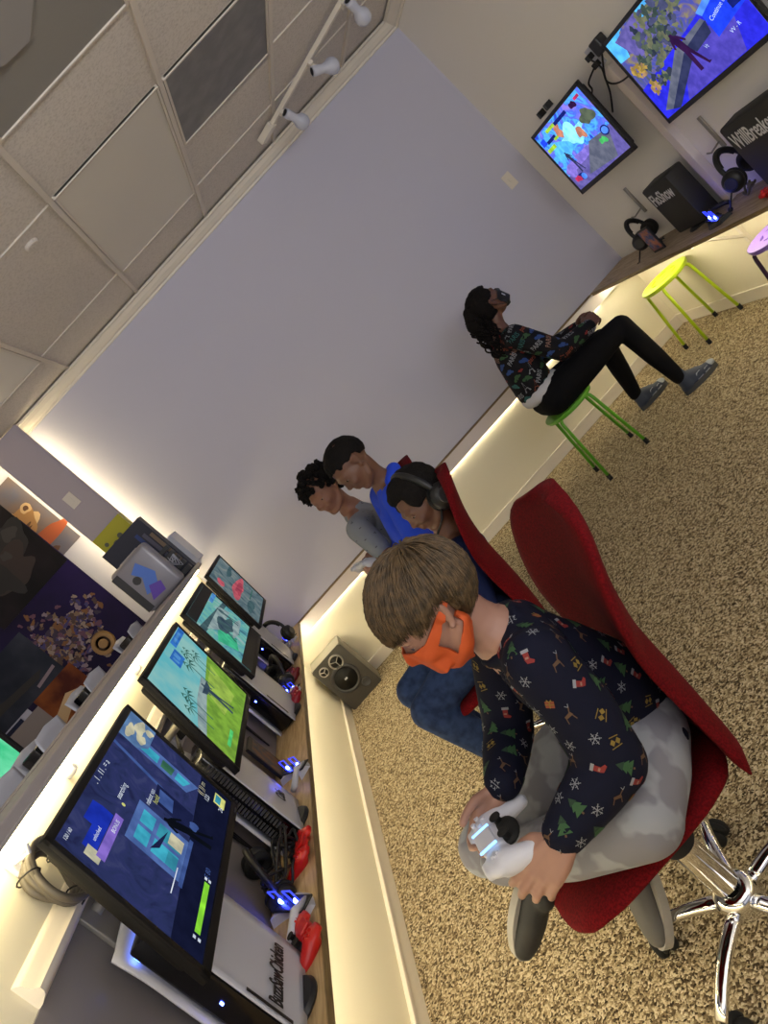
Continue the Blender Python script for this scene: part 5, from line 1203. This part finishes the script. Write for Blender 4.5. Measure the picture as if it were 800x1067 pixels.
for k in range(520):
    az = R_.uniform(-PI, PI); el = math.asin(R_.uniform(-.7, 1)); d = V((math.cos(az)*math.cos(el), math.sin(az)*math.cos(el), math.sin(el)))
    p = V((-.06, 0, .12))+V((d.x*.42, d.y*.335, d.z*.375))
    if p.z < hl4(az): continue
    c0 = hc+F @ (p*H)+F @ d*R_.uniform(.004, .034); hc4.ball(c0, R_.uniform(.010, .016), seg=8)
    if R_.random() < .5:
        a = d.orthogonal().normalized(); b_ = d.cross(a); r_ = .010
        hc4.tube([c0+F @ (d*(.012*q/6)+(a*math.cos(q)+b_*math.sin(q))*r_) for q in [x*.9 for x in range(9)]], .004, 5)
hc4.build('hair', hblk, k4, smooth=True)
t = MB(); t.chain([nk+V((0, .0, -.05)), V((.87, -1.34, .90)), V((.88, -1.31, .78)), pel], [.072, .115, .118, .122], 18)
t.chain([V((.85, -1.40, .98)), arms[0][0], (arms[0][0]*.4+arms[0][1]*.6)], [.07, .066, .058], 14); t.chain([V((.86, -1.34, .98)), arms[1][0], (arms[1][0]*.4+arms[1][1]*.6)], [.07, .066, .058], 14)
gs = cloth('shirt', t, mat('grey_cotton', srgb(128, 132, 140), .85), k4)
decals(gs, [[(K['grey'], strip_(-.007, 0, .007, .004, .005)), (K['dgreen'], strip_(-.003, -.004, .004, -.006, .003))], [(M['dkgrey'], strip_(-.006, 0, .006, -.003, .004))]], .05, 8)
t = MB(); t.chain([legs[0][0], legs[1][0]], [.10, .10])
for l in legs: t.chain([l[0], l[1], l[2]], [.09, .068, .05], 16)
cloth('trousers', t, mat('dark_trousers_2', srgb(34, 34, 40), .85, spec=.12), k4)
for l in legs: shoe(k4, 'shoe', l[2]+V((.06, 0, -.12)), l[2]+V((-.18, 0, -.12)), (0, 0, 1), shm, slm)
controller('game_controller', (.69, -1.56, .85), (.5, 0, PI/2+.5), M['white'], M['rubber'], 'white game controller in the hands of the child in the grey shirt', None, s=1.05)
# ---- girl on the green stool ------------------------------------------------
H = .235; hc = V((2.262, -.895, 1.205)); F = frame((1, .10, .38), (-.38, 0, 1))
nk = V((2.20, -.90, 1.06)); pel = V((2.13, -.93, .575))
arms = [[V((2.19, -1.055, .985)), V((2.30, -1.12, .74)), V((2.53, -1.04, .70))], [V((2.20, -.75, .985)), V((2.32, -.70, .74)), V((2.54, -.87, .71))]]
legs = [[V((2.15, -1.01, .57)), V((2.66, -1.06, .565)), V((2.68, -1.092, .115))], [V((2.15, -.86, .57)), V((2.63, -.80, .54)), V((2.588, -.664, .115))]]
g4 = simple_person('girl in a black patterned jacket and black face mask on the green stool', 'brown', hc, F, H, nk, pel, arms, legs,
    [(arms[0][2], (.85, .35, .1), (-.1, .7, -.5), (0, 0, 1)), (arms[1][2], (.85, -.35, .1), (-.1, -.7, -.5), (0, 0, 1))], hs=1.0)
eyes(g4, hc, F, H, (40, 26, 20))
hair_cap(None, hc, F, H, lambda az: .30 if abs(az) < .8 else (.10 if abs(az) < 1.7 else -.30), .012, hblk, g4, 'hair', .006, 1300, seed=9)
pt = MB(); R_ = random.Random(12)
for k in range(60):
    f = R_.random(); a = R_.uniform(0, 2*PI); p0 = V((2.14-.03*f, -.92-.02*f, 1.24-.22*f)); rr = .045+.03*math.sin(f*PI)
    c0 = p0+V((math.cos(a)*rr*.8, math.sin(a)*rr, 0)); pp = []
    for i in range(14): q = i*.8; pp.append(c0+V((.012*math.cos(q+a), .012*math.sin(q+a), -.010*i)))
    pt.tube(pp, .0055, 5)
pt.chain([V((2.15, -.90, 1.25)), V((2.12, -.92, 1.18)), V((2.11, -.93, 1.08))], [.04, .055, .03])
pt.build('ponytail', hblk, g4, smooth=True)
MB().tube([V((2.155, -.90, 1.24))+V((.0, .032*math.cos(q), .032*math.sin(q))) for q in [2*PI*k/16 for k in range(16)]], .009, 8, closed=True).build('hair_tie', mat('hair_tie', srgb(150, 150, 160), .6), g4, smooth=True)
t = MB(); t.chain([nk+V((-.01, 0, -.04)), V((2.16, -.905, .90)), V((2.12, -.92, .76)), V((2.10, -.925, .68))], [.068, .120, .124, .122], 20)
for a in arms: t.chain([V((2.18, -.90, .97)), a[0], (a[0]+a[1])/2, a[1], a[2]], [.07, .070, .066, .060, .046], 16)
t.chain([nk+V((-.04, -.05, -.02)), nk+V((-.07, 0, -.01)), nk+V((-.04, .05, -.02))], [.025, .03, .025])
jk = cloth('jacket', t, mat('black_patterned_nylon', srgb(22, 22, 27), .7, spec=.12), g4)
tw = [[(K[c], textpoly(w, .040))] for c, w in (('white', 'PARIS'), ('pink', 'PARIS'), ('orange', 'paris'), ('teal', 'PARIS'))]
eif = lambda c: [(K[c], [(-.022, -.03), (-.012, -.03), (-.002, .035), (.002, .035), (-.006, 0)]), (K[c], [(.022, -.03), (.012, -.03), (-.002, .035), (.002, .035), (.006, 0)]), (K[c], strip_(-.012, -.008, .012, -.008, .004))]
lips = [(K['red'], [(-.018, 0), (-.008, .008), (0, .004), (.008, .008), (.018, 0), (0, -.010)])]
splat = lambda c: [(K[c], [(p[0], p[1]) for p in blob(0, 0, .022, .016, 11, .8, 3)])]
decals(jk, tw+[eif('red'), eif('white'), lips, splat('blue'), splat('teal'), splat('blue'), splat('green'), eif('orange'), tw[0]], .046, 21, size=1.0, jitter=.6)
t = MB()
for k in range(14): q = 2*PI*k/14; t.ball(V((2.115+.10*math.cos(q), -.93+.10*math.sin(q), .645)), .045)
cloth('undershirt', t, mat('white_cotton', srgb(190, 190, 196), .8), g4)
t = MB(); t.chain([legs[0][0]+V((-.03, 0, -.005)), legs[1][0]+V((-.03, 0, -.005))], [.105, .105])
for l in legs: t.chain([l[0], (l[0]+l[1])/2, l[1]], [.108, .092, .066], 18); t.chain([l[1], (l[1]*.45+l[2]*.55), l[2]], [.066, .058, .042], 16)
cloth('jeans', t, mat('black_denim', srgb(14, 14, 17), .85, spec=.12), g4)
sb = mat('shoe_navy', srgb(44, 54, 74), .6); sp_ = mat('shoe_panel', srgb(150, 158, 170), .6)
for l, h0, t0 in ((legs[0], V((2.64, -1.085, .0)), V((2.885, -1.12, .0))), (legs[1], V((2.545, -.665, .0)), V((2.79, -.655, .0)))):
    o = shoe(g4, 'shoe', h0, t0, (0, 0, 1), sb, mat('sole_dark', srgb(60, 62, 66), .6), lace=M['black'], high=True)
    d = (t0-h0).normalized(); sd = d.cross(V((0, 0, 1)))
    pn = MB()
    for s_ in (-1, 1):
        tr0 = bvh(o.data)
        for (x0, x1, z0, z1) in ((.10, .14, .03, .07), (.155, .19, .03, .055)):
            q = []
            for x, z in ((x0, z0), (x1, z0), (x1, z1), (x0+.01, z1)):
                hit = tr0.ray_cast(h0+d*x+sd*s_*.2+V((0, 0, z)), -sd*s_); q.append((hit[0] if hit[0] else h0+d*x+V((0, 0, z)))+sd*s_*.002)
            pn.add(q, [(0, 1, 2, 3)])
    hit = None
    pn.ball(t0-d*.035+V((0, 0, .042)), (.036, .030, .022), rot=Matrix((d, sd, V((0, 0, 1)))).transposed())
    pn.build('shoe_panel', sp_, o, smooth=False)
# simple fitted mask in front of nose and mouth
def fit_mask(parent, hc, F, H, m, vmin=-.50, vmax=-.02, amax=72):
    tb = bvh(parent.data); NA, NV = 60, 30; g_ = {}
    for i in range(NA+1):
        for j in range(NV+1):
            a = -amax+2*amax*i/NA; v = vmin+(vmax-vmin)*j/NV; ar = math.radians(a); k_ = 1-.35*(abs(a)/amax)**2
            v = -.26+(v+.26)*k_; o_ = hc+F @ (V((.02, 0, v))*H); d = F @ V((math.cos(ar), math.sin(ar), 0)); h = tb.ray_cast(o_+d*.3, -d, .3)
            r_ = (h[0]-o_).dot(d) if h[0] is not None else .2*H
            g_[i, j] = (o_, d, max(r_, (.40-.18*(abs(a)/amax)**2)*H if abs(v+.2) < .2 else r_))
    vs = []; fs = []
    R0 = {k: v[2] for k, v in g_.items()}
    for it in range(6): R0 = {k: max(r_, sum(R0.get((k[0]+x, k[1]+y), r_) for x in (-1, 0, 1) for y in (-1, 0, 1))/9) for k, r_ in R0.items()}
    for i in range(NA+1):
        for j in range(NV+1): o_, d, r_ = g_[i, j]; vs.append(o_+d*(R0[i, j]+.004))
    for i in range(NA):
        for j in range(NV): k = i*(NV+1)+j; fs.append((k, k+1, k+NV+2, k+NV+1))
    o = MB().add(vs, fs).build('face_mask', m, parent, smooth=True)
    s_ = o.modifiers.new('solid', 'SOLIDIFY'); s_.thickness = .003; s_.offset = 1
    for sd in (-1, 1):
        P = lambda x, y, z: hc+F @ (V((x, y*sd, z))*H)
        MB().tube([P(.14, .30, -.12), P(.03, .355, -.02), P(-.06, .38, .09), P(-.10, .37, .02), P(-.04, .35, -.12), P(.12, .28, -.36)], .002, 6).build('ear_loop', m, o, smooth=True)
    MB().box((-.012, -.007, -.0005), (.012, .007, .0012), .001, T=Matrix.Translation(hc+F @ (V((.30, -.27, -.22))*H)) @ (F @ Matrix.Rotation(-PI/4, 3, 'Z') @ Matrix.Rotation(PI/2, 3, 'Y')).to_4x4()).build('mask_badge', M['white'], o)
    return o
fit_mask(g4, hc, F, H, mat('black_mask', srgb(20, 20, 24), .6))

# ------------------------------------------------------------------ groups of repeats
GR = {'swivel_chair': 'red swivel chairs along the narrow counter', 'stool': 'round metal stools by the right counter', 'computer_monitor': 'gaming monitors along the half wall', 'television': 'televisions on the right wall',
      'games_console': 'white games consoles standing upright', 'charging_dock': 'charging docks with blue lights', 'game_controller': 'game controllers', 'headset': 'black headsets on the counters', 'monitor_arm': 'monitor arms behind the monitors',
      'led_strip': 'warm white led strips', 'cable_tangle': 'cable tangles on the counters', 'cable_bundle': 'cables dropping behind the monitors', 'loose_cable': 'cables between the televisions', 'wall_poster': 'posters beyond the half wall',
      'game_box': 'boxes standing on the half wall', 'console_box': 'lettered black boxes on the right counter', 'game_case': 'game cases on the counters', 'wall_hook': 'hooks on the walls', 'wall_clip': 'black clips above the smaller television',
      'cable_clip': 'white clips above the monitors', 'ceiling_light': 'unlit ceiling light panels', 'ceiling_vent': 'ceiling vents', 'person': 'children playing video games', 'wall_counter': 'counters along the walls', 'light_switch': 'switch plates'}
for o in bpy.data.objects:
    k = o.name.split('.')[0]
    if o.parent is None and k in GR and o.get('label'): o['group'] = GR[k]
